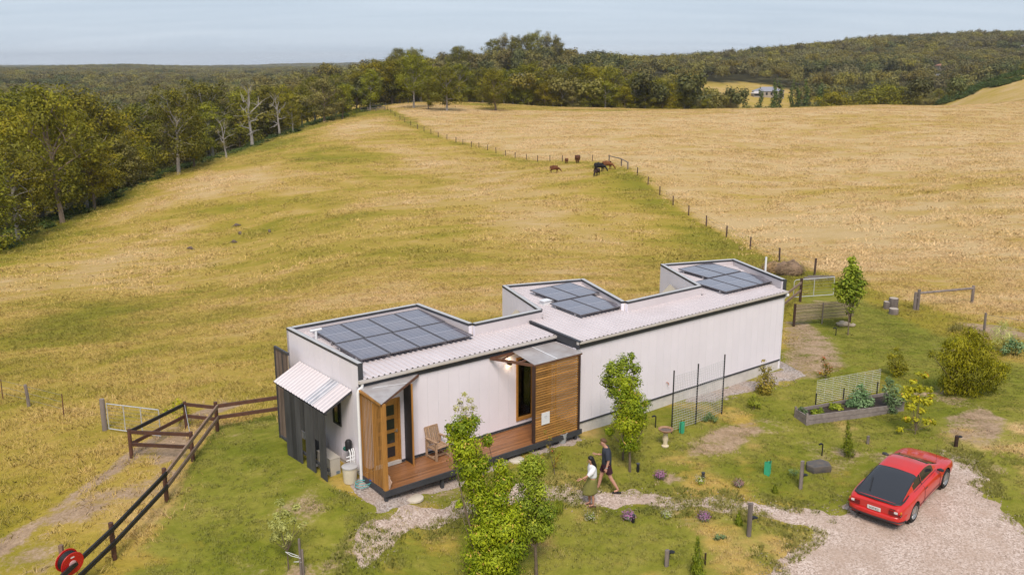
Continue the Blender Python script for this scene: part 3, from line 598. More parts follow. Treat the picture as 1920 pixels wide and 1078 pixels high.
# walls run so that the outside is on the left of p->q
DOOR = (.42, 1.40, .0, 2.14); SLIDE = (6.05, 7.62, .17, 2.47)
wall((7.75, 0), (0, 0), -.02, 2.74, True, [(7.75 - b, 7.75 - a, z0, z1) for a, b, z0, z1 in (DOOR, SLIDE)])
wall((19.42, -1.15), (7.75, -1.15), -.02, 2.76)
wall((0, 0), (0, 4.95), -.02, ZP - .09, True, [(1.25, 1.75, 1.12, 2.0)])
wall((0, 4.95), (5.3, 4.95), -.4, ZP - .09, False); wall((5.3, 4.95), (5.3, 1.5), -.4, ZP - .09, False); wall((5.3, 1.5), (8.28, 1.5), -.4, ZP - .09, False)
wall((8.28, 1.5), (9.52, 5.27), -.4, ZP - .09); wall((9.52, 5.27), (12.93, 4.12), -.4, ZP - .09, False); wall((12.93, 4.12), (11.6, .38), -.4, ZP - .09, False)
wall((11.6, .38), (15.75, .38), -.4, ZP - .09, False); wall((15.75, .38), (17.55, 4.1), -.4, ZP - .09); wall((17.55, 4.1), (21.05, 2.8), -.4, ZP - .09, False)
wall((21.05, 2.8), (19.42, -1.15), -.4, 3.0, False)
box('wall', M_WHITE, house, 7.76, 7.88, -1.14, -.02, -.02, 2.74)
# plinth and the dark strip at floor level
MB().box(.03, 7.7, .03, .12, -.6, -.02).box(7.8, 19.40, -1.13, -1.02, -.6, -.02).box(.03, .14, .12, 4.9, -.6, -.02).build('plinth', M_PLINTH, house)
for a in ((0, 7.72, -.016, .03, -.035, .025), (7.76, 19.43, -1.166, -1.12, -.035, .025)): box('base_strip', M_TRIM, house, *a)
# parapets: inner upstand, dark capping with a pale top
def parapet(p, q, ext=(0, 0), zt=ZP, name='parapet', inner_to=3.0):
    p, q = Vector(p), Vector(q); L = (q - p).length; ang = math.atan2(q.y - p.y, q.x - p.x); a, b = -ext[0], L + ext[1]
    w = MB().box(a + .01, b - .01, -.15, -.141, inner_to, zt - .07).build(name, M_ROOF, house, loc=(p.x, p.y, 0), rot=(0, 0, ang))
    MB().box(a, b, -.165, .012, zt - .075, zt - .006).build('capping', M_TRIM, w)
    MB().box(a + .012, b - .012, -.142, .004, zt - .008, zt + .006).build('capping_top', M_CAPTOP, w)
for p, q, e in (((0, 0), (0, 4.95), (0, 0)), ((0, 4.95), (5.3, 4.95), (-.17, -.17)), ((5.3, 4.95), (5.3, 1.5), (0, .0)), ((5.3, 1.5), (8.28, 1.5), (-.012, .05)), ((8.28, 1.5), (9.52, 5.27), (0, 0)), ((9.52, 5.27), (12.93, 4.12), (-.17, -.17)),
                ((12.93, 4.12), (11.6, .38), (0, 0)), ((11.6, .38), (15.75, .38), (-.012, .05)), ((15.75, .38), (17.55, 4.1), (0, 0)), ((17.55, 4.1), (21.05, 2.8), (-.17, -.17)), ((21.05, 2.8), (19.42, -1.15), (0, 0))):
    parapet(p, q, e)
wall((21.05, 2.8), (19.42, -1.15), 3.0, ZP - .09, False, name='parapet_wall')
MB().box(-.012, .15, -.02, .0, 2.92, 3.5).build('corner_flashing', M_TRIM, house); MB().box(19.30, 19.47, -1.2, -1.16, 3.02, 3.5).build('corner_flashing', M_TRIM, house)
# ribbed roof sheets
def roofz(u, v, s): return (3.0 if s == 1 else 3.09) + .05 * v
def ribbed(name, u0, u1, spans, s):
    m = MB(); pitch = .2; u = u0
    prof = [(0, 0), (.055, 0), (.072, .042), (.118, .042), (.14, 0), (.2, 0)]
    while u < u1 - .01:
        for (a, ha), (b, hb) in zip(prof[:-1], prof[1:]):
            ua, ub = min(u + a, u1), min(u + b, u1)
            if ub - ua < 1e-4: continue
            for f in spans:
                ra, rb = f(ua), f(ub)
                if not ra or not rb: continue
                m.add([(ua, ra[0], roofz(ua, ra[0], s) + ha), (ub, rb[0], roofz(ub, rb[0], s) + hb), (ub, rb[1], roofz(ub, rb[1], s) + hb), (ua, ra[1], roofz(ua, ra[1], s) + ha)], [(0, 1, 2, 3)])
        u += pitch
    return m.build(name, M_ROOF, house)
ribbed('roof', .14, 7.74, [lambda u: (-.12, 4.82 if u < 5.16 else 1.38)], 1)
def w2(u):
    if u < 8.28: return (-1.33, 1.38)
    if u < 9.6: return (-1.33, min(1.38 + (u - 8.4) * 3.04, 5.1))
    if u < 11.55: return (-1.33, 5.12 - .337 * (u - 9.6))
    if u < 15.85: return (-1.33, .24)
    if u < 17.6: return (-1.33, .24 + (u - 15.9) * 2.07)
    if u < 19.3: return (-1.33, 3.95 - .371 * (u - 17.6))
    return (-1.2 + (u - 19.3) * 2.42, 3.95 - .371 * (u - 17.6)) if u < 20.95 else None
def w2b(u):
    if 11.55 <= u <= 12.8: return (.3 + (u - 11.55) * 2.85, 5.12 - .337 * (u - 9.6))
    return None
ribbed('roof', 7.78, 20.9, [w2, w2b], 2)
# eaves: fascia, gutter, the step between the two roofs
for u0, u1, v, z in ((-.01, 7.72, -.02, 2.99), (7.76, 19.44, -1.18, 3.02)):
    box('fascia', M_TRIM, house, u0, u1, v - .02, v + .03, z - .28, z - .06)
    g = MB(); n = 7; pr = [(-.02 - .06 + .065 * math.cos(t), -.03 + .075 * math.sin(t)) for t in np.linspace(PI, 2 * PI, n)]
    pr = [(-.15, .0), (-.15, -.07), (-.125, -.1), (-.025, -.1), (-.025, .0)]
    g.rings([[(u, v + a, z - .005 + b) for a, b in pr] for u in (u0 - .03, u1 + .03)], True); g.build('gutter', M_GUTTER, house)
MB().beam((7.755, -1.33, 2.90), (7.755, 1.4, 3.03), .03, .26).build('roof_step_fascia', M_TRIM, house)
MB().beam((7.76, -1.36, 3.045), (7.76, 1.36, 3.18), .10, .025).build('roof_step_flashing', M_TRIM, house)
# downpipes
MB().tube([(.06, -.1, 2.92), (.06, -.1, 2.78), (-.05, -.1, 2.72), (-.09, -.09, 2.62), (-.09, -.09, -.45)], .05, 10).build('downpipe', M_PIPE, house, True)
MB().tube([(19.5, -1.2, 2.93), (19.52, -1.18, 2.75), (19.5, -1.1, 2.65), (19.5, -1.08, -.45)], .045, 10).build('downpipe', M_PIPE, house, True)
MB().ball((19.52, -1.25, 2.82), .075, 10, 6).build('downpipe_elbow', M_PIPE, house, True)
# roof vents
MB().tube([(.57, 3.9, 3.15), (.57, 3.9, 3.55)], .045, 10).tube([(.36, 3.9, 3.55), (.78, 3.9, 3.55)], .045, 10).build('roof_vent', M_PIPE, house, True)
MB().box(9.42, 9.75, 2.52, 2.78, 3.22, 3.38).box(9.38, 9.79, 2.49, 2.81, 3.38, 3.41).build('roof_vent', M_PIPE, house)
MB().tube([(20.3, .5, 3.1), (20.3, .5, 4.05)], .045, 10).build('vent_pipe', M_PIPE, house, True)
# solar panels
M_PVF = pm('panel_frame', (.16, .15, .16), .1, 5, .4, metallic=.4)
pv_frame = MB().box(-.53, .53, -.87, -.835, 0, .035).box(-.53, .53, .835, .87, 0, .035).box(-.53, -.495, -.835, .835, 0, .035).box(.495, .53, -.835, .835, 0, .035).mesh('frame', M_PVF)
pv_cells = MB().box(-.495, .495, -.835, .835, .004, .03).mesh('cells', M_PV)
pv_foot = MB().box(-.03, .03, -.03, .03, -.11, .0).mesh('mounting_foot', M_SILVER)
def pv(u, v, s):
    e = link('solar_panel', pv_cells, house, (u, v, roofz(u, v, s) + .145), (math.atan(.05), 0, 0)); link('frame', pv_frame, e); [link('mounting_foot', pv_foot, e, q) for q in ((-.5, -.55, 0), (-.5, .55, 0), (.5, -.55, 0), (.5, .55, 0))]
for r_, v in enumerate((1.9, 3.68)):
    for i in range(4): pv(1.2 + i * 1.09 + .06 * r_, v, 1)
for u0, n, v in ((10.48, 2, 3.18), (9.98, 2, 1.36), (18.2, 2, 2.30), (17.1, 3, .48)):
    for i in range(n): pv(u0 + i * 1.09, v, 2)
# front door with four glass panes
dr = box('door', M_FRAME, house, .47, 1.33, .015, .055, .06, 2.09)
pane = MB().box(-.29, .29, -.012, 0, 0, .33).mesh('pane', M_DGLASS)
for i in range(4): link('pane', pane, dr, (.90, .008, .22 + i * .46))
MB().beam((1.18, -.02, 1.05), (1.28, -.02, 1.05), .02, .02).box(1.25, 1.29, -.02, .02, 1.0, 1.1).build('handle', M_SILVER, dr)
MB().box(.42, .47, -.03, .10, .0, 2.14).box(1.33, 1.40, -.03, .10, .0, 2.14).box(.47, 1.33, -.03, .10, 2.09, 2.14).build('door_frame', M_FRAME, house)
box('threshold', M_PLINTH, house, .44, 1.38, -.06, .1, -.05, .055)
# sliding door with deep timber reveal and a room behind it
s = MB()
for a in ((6.05, 6.12, -.04, .2, .17, 2.47), (7.55, 7.62, -.04, .2, .17, 2.47), (6.12, 7.55, -.04, .2, 2.40, 2.47), (6.12, 7.55, -.04, .2, .17, .25)): s.box(*a)
sw = s.build('window_frame', M_FRAME, house)
box('pane', M_CGLASS, sw, 6.12, 7.55, .08, .088, .25, 2.40)
MB().box(6.78, 6.84, .06, .12, .25, 2.4).build('mullion', M_FRAME, sw)
M_ROOM = pm('room_wall', (.75, .72, .66), .1, 2, .8); M_RFLOOR = pm('room_floor', (.55, .42, .32), .2, 4, .5, stretch=(.2, 1, 1))
r_ = MB(); r_.box(5.4, 7.7, 1.36, 1.40, .1, 2.6).box(5.36, 5.4, .15, 1.4, .1, 2.6).box(7.66, 7.70, .2, 1.36, .1, 2.6).box(5.36, 7.7, .15, 1.4, 2.6, 2.64); r_.build('room_lining', M_ROOM, house)
box('room_floor', M_RFLOOR, house, 5.36, 7.66, .2, 1.36, .06, .1)
bl = box('inner_window', M_DGLASS, house, 6.2, 6.95, 1.30, 1.35, 1.0, 2.3); MB().box(6.12, 6.2, 1.28, 1.36, .95, 2.38).box(6.95, 7.03, 1.28, 1.36, .95, 2.38).box(6.2, 6.95, 1.28, 1.36, .95, 1.0).box(6.2, 6.95, 1.28, 1.36, 2.3, 2.38).build('inner_frame', M_FRAME, bl)
# window on the service side
MB().box(-.02, .03, 1.22, 1.28, 1.09, 2.03).box(-.02, .03, 1.72, 1.78, 1.09, 2.03).box(-.02, .03, 1.28, 1.72, 1.09, 1.14).box(-.02, .03, 1.28, 1.72, 1.98, 2.03).build('window_frame', M_TRIM, house)
box('pane', M_DGLASS, house, .0, .012, 1.28, 1.72, 1.14, 1.98)
# tap on the long wall
MB().tube([(12.4, -1.16, .52), (12.4, -1.24, .52), (12.4, -1.27, .44)], .018, 6).build('tap', pm('brass', (.45, .16, .08), .2, 9, .4, metallic=.3), house)

def hthing(name, label, cat, u=0, v=0, z=0, rz=0, group=None):
    x, y = hw(u, v); return empty(name, (x, y, z), HOUSE_A + rz, label, cat, group)
# ---------------------------------------------------------------- deck
deck = hthing('deck', 'low timber deck with charcoal edge along the recessed white wall', 'deck')
bd = MB().box(-.03, 7.72, 0, .086, -.09, -.06).mesh('deck_board', M_DECK)
for i in range(16): link('deck_board', bd, deck, (0, -1.475 + i * .091, RNG.uniform(-.002, .002)))
MB().box(-.075, 7.76, -1.525, -1.48, -.24, -.062).build('edge_beam', M_TRIM, deck); MB().box(-.075, -.035, -1.478, 0, -.24, -.062).build('edge_beam', M_TRIM, deck)
for u in (.0, 2.0, 4.1, 6.0, 7.55):
    for v in (-1.4, -.25): box('deck_post', M_TRIM, deck, u - .05, u + .05, v - .05, v + .05, -.75, -.241)
# slatted screens
sc1 = hthing('slat_screen', 'screen of tall upright timber slats sheltering the front door', 'screen')
sl1 = MB().box(-.007, .007, 0, .04, -.06, 2.62).mesh('slat', M_TIM)
for i in range(15): link('slat', sl1, sc1, (-.02, -.12 - i * .088, 0))
box('corner_post', M_TIM, sc1, -.07, .05, -1.49, -1.375, -.06, 2.64); box('wall_post', M_TIM, sc1, -.06, .04, -.06, -.022, -.06, 2.64); box('top_rail', M_TIM, sc1, .03, .055, -1.37, -.06, 2.5, 2.6); box('bottom_rail', M_TIM, sc1, .03, .055, -1.37, -.06, .1, .2)
sc2 = hthing('slat_screen', 'wide screen of horizontal timber slats between black posts at deck end', 'screen')
sl2 = MB().box(5.68, 7.58, -1.475, -1.452, 0, .056).mesh('slat', M_TIMH)
for i in range(31): link('slat', sl2, sc2, (0, 0, -.04 + i * .0865))
for u in (5.6, 7.585): box('post', M_DARKTIM, sc2, u, u + .085, -1.5, -1.41, -.06, 2.68)
box('batten', M_TIM, sc2, 6.58, 6.63, -1.45, -1.42, -.05, 2.64)
sg = hthing('sign', 'small white notice board fixed to the horizontal slat screen', 'sign', 6.12, -1.49, .52)
box('board', M_PIPE, sg, -.17, .18, -.012, 0, 0, .42)
for i, (a, b, z) in enumerate(((-.05, .06, .28), (-.06, .07, .25), (-.03, .04, .2))): box('text_line', pm('sign_grey%d' % i, (.45, .45, .46), .05), sg, a, b, -.015, -.0125, z, z + .012)
fin = hthing('door_fin', 'tall black panel with timber edges standing beside the front door', 'panel')
box('panel', M_BLACK, fin, 1.545, 1.57, -.47, -.02, -.02, 2.6); box('edge', M_TIM, fin, 1.535, 1.58, -.51, -.471, -.058, 2.66); box('edge', M_TIM, fin, 1.571, 1.60, -.47, -.02, -.02, 2.62); box('rail', M_TIM, fin, 1.545, 1.57, -.471, -.02, -.058, -.021)
# polycarbonate awnings
aw = hthing('awning', 'triangular clear polycarbonate awning above the front door', 'awning')
MB().slab([(-.02, -.03, 2.74), (2.1, -.03, 2.74), (-.12, -1.52, 2.68)], (0, 0, .018)).build('sheet', M_POLY, aw)
MB().beam((-.03, -.05, 2.71), (2.1, -.05, 2.71), .04, .05).build('wall_batten', M_BROWN, aw); MB().beam((2.06, -.07, 2.70), (-.1, -1.46, 2.64), .045, .07).build('edge_beam', M_BROWN, aw); MB().beam((-.06, -.06, 2.70), (-.08, -1.46, 2.64), .045, .07).build('edge_beam', M_TIM, aw)
for k in (.35, .68): MB().beam((2.1 * k, -.07, 2.705), (2.1 * k * .62 - .03, -1.42 * (1 - k) - .1, 2.66), .025, .03).build('purlin', M_PIPE, aw)
MB().beam((.3, -.3, 2.757), (1.35, -.55, 2.75), .03, .006).build('joint_strip', M_PIPE, aw)
aw2 = hthing('awning', 'clear polycarbonate awning on brown beams over the glazed side door', 'awning')
MB().slab([(5.85, -.06, 2.735), (7.73, -.06, 2.735), (7.73, -1.53, 2.70), (5.6, -1.53, 2.70)], (0, 0, .016)).build('sheet', M_POLY, aw2)
MB().beam((4.92, -.04, 2.69), (5.63, -1.45, 2.66), .05, .09).build('raking_beam', M_BROWN, aw2); MB().beam((5.6, -1.49, 2.67), (7.72, -1.49, 2.67), .05, .06).build('front_beam', M_BROWN, aw2)
MB().beam((4.92, -.05, 2.69), (7.72, -.05, 2.69), .05, .08).build('wall_beam', M_BROWN, aw2); MB().beam((5.15, -.4, 2.70), (5.9, -.1, 2.70), .035, .05).build('brace', M_BROWN, aw2); MB().beam((5.4, -.95, 2.69), (6.7, -.95, 2.69), .035, .05).build('brace', M_BROWN, aw2)
MB().beam((6.7, -.08, 2.757), (6.6, -1.5, 2.722), .04, .006).build('joint_strip', M_PIPE, aw2)
# wall lamp, lit
lp = hthing('wall_lamp', 'small round bronze wall light glowing beside the glazed door', 'lamp', 5.72, -.07, 2.36)
MB().lathe([(.03, -.045), (.085, -.045), (.09, 0), (.085, .045), (.03, .045)], 16).build('shade', pm('bronze', (.09, .055, .03), .2, 5, .35, metallic=.6), lp, True)
M_GLOW = pm('lamp_glow', (1, .8, .5), .02, 3, .5, emit=((1, .72, .38), 6))
MB().lathe([(.0, .046), (.05, .046), (.05, .05), (.0, .05)], 12).lathe([(.0, -.05), (.05, -.05), (.05, -.046), (.0, -.046)], 12).build('diffuser', M_GLOW, lp)
for dz in (-.1, .1):
    pl = bpy.data.lights.new('lamp_light', 'POINT'); pl.energy = .8; pl.color = (1, .72, .42); pl.shadow_soft_size = .03; lo_ = link('lamp_light', pl, lp, (0, -.02, dz))
# shade sails
for (a, b, c, lab) in (((9.1, 3.8, 2.9), (8.35, 1.6, 3.05), (5.6, 1.9, 2.5), 'beige shade sail in the notch between left and middle roof wings'), ((16.9, 2.9, 2.9), (15.85, .5, 3.05), (12.2, .9, 2.5), 'beige shade sail in the notch before the far right roof wing')):
    m = MB(); A, B, C = Vector(a), Vector(b), Vector(c); n = 10; pts = []
    for i in range(n + 1):
        for j in range(n + 1 - i):
            k, l = i / n, j / n; w = 1 - k - l; sag = -1.1 * k * l * w * 3; p = A * w + B * k + C * l; ctr = (A + B + C) / 3
            e = 4 * (k * l * (w < .01) + w * l * (k < .01) + w * k * (l < .01)); p = p + (ctr - p) * .22 * e; pts.append((p.x, p.y, p.z + sag))
    def ix(i, j): return sum(n + 1 - q for q in range(i)) + j
    fs = []
    for i in range(n):
        for j in range(n - i):
            fs.append((ix(i, j), ix(i + 1, j), ix(i, j + 1)))
            if j < n - i - 1: fs.append((ix(i + 1, j), ix(i + 1, j + 1), ix(i, j + 1)))
    m.add(pts, fs); o = m.build('shade_sail', M_SAIL, None, True); o.location = HR; o.rotation_euler = (0, 0, HOUSE_A); tag(o, lab, 'shade sail')
# ---------------------------------------------------------------- service lean-to
lt = hthing('service_shelter', 'black board service shelter with ribbed lean-to roof at house end', 'shelter')
m = MB(); v = .42; prof = [(0, 0), (.05, 0), (.07, .022), (.11, .022), (.13, 0), (.19, 0)]
def ltz(u): return 2.56 + .52 * u
def ltstrip(v0, v1):
    m = MB(); v = v0
    while v < v1 - .01:
        for (a, ha), (b, hb) in zip(prof[:-1], prof[1:]):
            va, vb = min(v + a, v1), min(v + b, v1)
            if vb - va > 1e-4: m.add([(-.99, va, ltz(-.99) + ha), (-.99, vb, ltz(-.99) + hb), (-.02, vb, ltz(-.02) + hb), (-.02, va, ltz(-.02) + ha)], [(0, 1, 2, 3)])
        v += .19
    return m
ltstrip(.42, 1.22).build('roof_sheet', M_ROOF, lt); ltstrip(1.78, 4.02).build('roof_sheet', M_ROOF, lt)
ltstrip(1.22, 1.78).build('skylight_sheet', pm('skylight_plastic', (.40, .40, .43), .25, 3, .3, spec=.6), lt)
MB().beam((-.96, .45, ltz(-.96) - .05), (-.02, .45, ltz(-.02) - .05), .04, .08).build('rafter', M_TRIM, lt); MB().beam((-.96, 4.0, ltz(-.96) - .05), (-.02, 4.0, ltz(-.02) - .05), .04, .08).build('rafter', M_TRIM, lt)
MB().beam((-.9, .45, 1.98), (-.9, 4.0, 1.98), .05, .08).build('top_rail', M_TRIM, lt); MB().beam((-.86, .5, .1), (-.86, 3.95, .1), .05, .08).build('bottom_rail', M_TRIM, lt)
vb = .5; bw = [.46, .02, .30, .10, .20, .02, .34, .16, .12, .34, .02, .12, .30, .02, .34, .3]
gapi = 0
for i, (w_, gap, z0) in enumerate(((.42, .04, 0), (.24, .06, 1), (.19, .015, 0), (.40, .05, 0), (.22, .05, 1), (.36, .02, 0), (.28, .03, 0), (.42, .01, 0))):
    zb = -.42 if z0 == 0 else .95
    box('board', M_BLACKB, lt, -.955, -.925, vb, vb + w_, zb, 1.97); vb += w_ + gap
box('floor_edge', pm('sleeper_edge', (.30, .22, .13), .2, 6), lt, -.97, -.92, .45, 4.0, -.52, -.425); box('floor_slab', pm('concrete', (.42, .40, .38), .15, 4, .9), lt, -.918, .02, .45, 4.0, -.55, -.43)
box('plinth_end', M_PLINTH, lt, -.9, -.35, .40, .449, -.6, -.36)
M_WSLAT = pm('weathered_slat', (.15, .11, .085), .4, 6, .8, stretch=(1, 1, .2), rnd=.35)
bs = hthing('slat_screen', 'dark framed screen of narrow brown slats behind the lean-to roof', 'screen')
sl3 = MB().box(-.46, -.44, 0, .04, -.5, 2.86).mesh('slat', M_WSLAT)
for i in range(16): link('slat', sl3, bs, (0, 3.98 + i * .06, 0))
MB().beam((-.45, 3.92, 2.9), (-.45, 4.99, 2.9), .07, .08).build('top_rail', M_TRIM, bs); box('post', M_TRIM, bs, -.48, -.42, 4.95, 5.0, -.5, 2.86); box('post', M_TRIM, bs, -.48, -.42, 4.35, 4.40, -.5, 2.86)
# plant inside the shelter
hp = hthing('heat_pump', 'beige heat pump unit standing in the black board shelter', 'heat pump', -.55, 1.15, -.38)
M_BEIGE = pm('beige_enamel', (.50, .465, .40), .06, 3, .45)
MB().box(-.17, .17, -.45, .45, .04, .72).box(-.18, .18, -.46, .46, .72, .745).build('case', M_BEIGE, hp); MB().box(-.15, .15, -.4, -.34, 0, .04).box(-.15, .15, .34, .4, 0, .04).build('foot', M_BLACK, hp)
box('label_plate', pm('plate_blue', (.16, .20, .24), .1), hp, .02, .14, -.458, -.4515, .2, .3); MB().box(.171, .176, -.38, .05, .15, .62).build('grille', M_TRIM, hp)
pmp = hthing('pump_pipework', 'black pump and white pipes fixed to the wall behind the heat pump', 'pump', -.16, .42, -.2)
MB().lathe([(.03, -.17), (.1, -.15), (.11, .12), (.07, .18)], 12, c=(0, .1, .95)).build('pump', M_BLACK, pmp, True); MB().lathe([(.02, 0), (.06, 0), (.07, .12), (.02, .14)], 10, 'y', (-.02, .2, .78)).build('pump_head', pm('pump_green', (.02, .13, .10), .2), pmp, True)
for dx in (-.03, .05, .11): MB().tube([(dx, -.05, .05), (dx, -.05, .75), (dx, .03, .85)], .022, 8).build('pipe', M_PIPE, pmp, True)
for z in (.1, .24, .5, .62): MB().tube([(-.15, .0, z), (.13, -.06, z + .03)], .02, 8).build('pipe', M_PIPE, pmp, True)
gh = hthing('storage_drum', 'dark covered appliance standing against the wall inside the shelter', 'appliance', -.3, 2.3, -.42)
MB().lathe([(.0, 0), (.2, 0), (.22, .1), (.2, .75), (.12, .9), (0, .92)], 14).build('drum', M_BLACKB, gh, True); MB().lathe([(.21, .3), (.225, .31), (.225, .34), (.21, .35)], 14).build('band', M_TRIM, gh, True)
ws = hthing('plastic_jug', 'clear plastic jug with blue cap on the shelter floor', 'jug', -.72, 1.72, -.42)
MB().lathe([(0, 0), (.09, 0), (.1, .03), (.1, .2), (.04, .27), (.035, .3), (0, .3)], 12).build('body', pm('milky_plastic', (.7, .72, .74), .05), ws, True); MB().lathe([(0, .3), (.04, .3), (.04, .34), (0, .34)], 10).build('cap', pm('cap_blue', (.05, .12, .5), .1), ws, True)
# bin, hose, lids
x, y = hw(-.40, .05); bn = empty('bin', (x, y, gz(x, y)), 0, 'cream plastic bin with lid beside the corner downpipe', 'bin')
M_CREAM = pm('cream_plastic', (.70, .63, .49), .08, 3, .5)
MB().lathe([(0, 0), (.19, 0), (.2, .03), (.225, .46), (.235, .47), (.235, .49), (0, .49)], 22).build('body', M_CREAM, bn, True); MB().lathe([(.245, .49), (.25, .53), (.19, .56), (0, .575)], 22).build('lid', M_CAPTOP, bn, True)
MB().beam((.2, .08, .38), (.25, .09, .36), .05, .02).build('handle', M_CREAM, bn)
x, y = hw(-.22, -.42); z = gz(x, y)
hs = empty('garden_hose', (x, y, z + .03), 0, 'turquoise garden hose coiled on the ground by the deck corner', 'hose')
pts = [(.30 * math.cos(t) * (1 - .02 * t) + .05 * math.sin(t * .7), .26 * math.sin(t) * (1 - .02 * t), .012 * t) for t in np.linspace(0, 4.3 * PI, 90)] + [(.4, .28, .12), (.5, .5, .1)]
MB().tube(pts, .013, 6).build('coil', pm('turquoise_rubber', (.10, .42, .42), .15, 3, .4), hs, True); MB().tube([(.24, -.02, .16), (.32, .12, .18), (.2, .16, .17), (.22, -.04, .2), (.33, .02, .19)], .02, 6).build('hose_end', pm('blue_plastic', (.05, .09, .32), .1), hs, True)
def lid(px, py, r, lab):
    p = gp(px, py); o = MB().lathe([(0, -.03), (r, -.03), (r, .03), (r - .02, .04), (0, .045)], 26).build('tank_lid', pm('lid_concrete', (.62, .55, .44), .08, 3, .85), None, True, p); return tag(o, lab, 'tank lid')
lid(777, 934, .28, 'round cream concrete lid in the grass before the deck'); lid(968, 862, .26, 'round pale lid by the deck edge behind the foreground tree')
# ornament by the corner post
orn = hthing('carved_figure', 'small pale carved figure leaning on the corner post', 'ornament', .09, -1.38, -.06)
M_ORN = pm('pale_stone', (.55, .38, .29), .25, 12, .8)
MB().tube([(0, 0, 0), (.02, 0, .1), (.0, .0, .24), (.02, .01, .36), (.0, 0, .44)], [.07, .085, .06, .07, .03], 9).build('figure', M_ORN, orn, True); MB().tube([(.05, -.03, .08), (.09, -.05, .2), (.05, -.03, .3)], [.02, .03, .02], 7).build('arm', M_ORN, orn, True)
# ---------------------------------------------------------------- deck chair
ch = hthing('chair', 'slatted pale timber armchair on the deck against the wall', 'chair', 2.55, -.36, -.06, R(4))
for x in (-.27, .27):
    box('leg', M_CHAIRW, ch, x - .028, x + .028, -.31, -.255, 0, .62); box('leg', M_CHAIRW, ch, x - .028, x + .028, .20, .255, 0, .60)
    box('armrest', M_CHAIRW, ch, x - .04, x + .04, -.33, .26, .62, .65); box('foot_rail', M_CHAIRW, ch, x - .02, x + .02, -.255, .2, .03, .08); box('side_rail', M_CHAIRW, ch, x - .018, x + .018, -.255, .2, .34, .40)
box('stretcher', M_CHAIRW, ch, -.25, .25, -.05, -.01, .03, .075)
for i in range(6): MB().beam((-.25, -.28 + i * .085, .42 - i * .012), (.25, -.28 + i * .085, .42 - i * .012), .06, .022).build('seat_slat', M_CHAIRW, ch)
for i in range(6): MB().beam((-.19 + i * .076, .18, .42), (-.19 + i * .076, .34, .92), .05, .02, (0, 1, 0)).build('back_slat', M_CHAIRW, ch)
MB().beam((-.25, .345, .93), (.25, .345, .93), .03, .07).build('back_rail', M_CHAIRW, ch); MB().beam((-.25, .19, .44), (.25, .19, .44), .03, .06).build('back_rail', M_CHAIRW, ch)
for x in (-.245, .245): MB().beam((x, .18, .40), (x, .35, .95), .04, .04, (0, 1, 0)).build('back_post', M_CHAIRW, ch)
# ---------------------------------------------------------------- plant builders
VR = np.random.default_rng(11)
def unit(n): v = VR.normal(0, 1, (n, 3)); return v / np.linalg.norm(v, axis=1, keepdims=True)
def foliage(name, blobs, n, ls, mat, asp=.5, shell=.45, droop=0.0, upright=0.0, jit=.5, bt=.5, accent=0, tv=.17):
    """leaf-sized faces spread through blobs (cx,cy,cz,rx,ry,rz); each leaf a folded rhombus with its own tint"""
    B = np.array(blobs, float); w = (B[:, 3] * B[:, 4] * B[:, 5]) ** .66; k = VR.choice(len(B), n, p=w / w.sum())
    d = unit(n); r = VR.uniform(0, 1, n) ** shell; P = B[k, :3] + d * r[:, None] * B[k, 3:6] * (1 + .16 * VR.normal(0, 1, (n, 1)))
    nm = d * .8 + unit(n) * jit + np.array([0, 0, .75]); nm /= np.linalg.norm(nm, axis=1, keepdims=True)
    a = np.cross(nm, unit(n)); a += np.array([0, 0, -droop]) + np.array([0, 0, upright]); a -= nm * (a * nm).sum(1, keepdims=True) * .6; a /= np.linalg.norm(a, axis=1, keepdims=True) + 1e-9
    b = np.cross(nm, a); s = ls * VR.uniform(.65, 1.35, (n, 1)); h = nm * s * .10
    V = np.stack([P - a * s * .5, P - b * s * asp * .5 + h, P + a * s * .5, P + b * s * asp * .5 + h], 1)
    bt_ = VR.uniform(-bt, bt, len(B))[k]; t = np.clip(.42 + bt_ * .5 + VR.normal(0, tv, n), 0, .82)
    if accent: t = np.where(VR.uniform(0, 1, n) < accent * (d[:, 2] > .2), 1.0, t)
    me = quads(name, V, mat, t); sn = d * (r[:, None] * .8 + .2) + np.array([0, 0, .42]) + unit(n) * .2; sn /= np.linalg.norm(sn, axis=1, keepdims=True)
    me.polygons.foreach_set('use_smooth', [True] * n); me.normals_split_custom_set_from_vertices(np.repeat(sn, 4, 0).tolist())
    return me
def limbmesh(name, paths, mat, n=7):
    m = MB()
    for pts, rr in paths: m.tube(pts, rr, n)
    return m.mesh(name, mat, True)
def bend(p, q, k, rnd, n=4):
    p, q = Vector(p), Vector(q); o = Vector((rnd.uniform(-1, 1), rnd.uniform(-1, 1), rnd.uniform(-.2, .6))) * k * (q - p).length
    return [p.lerp(q, i / n) + o * math.sin(PI * i / n) for i in range(n + 1)]
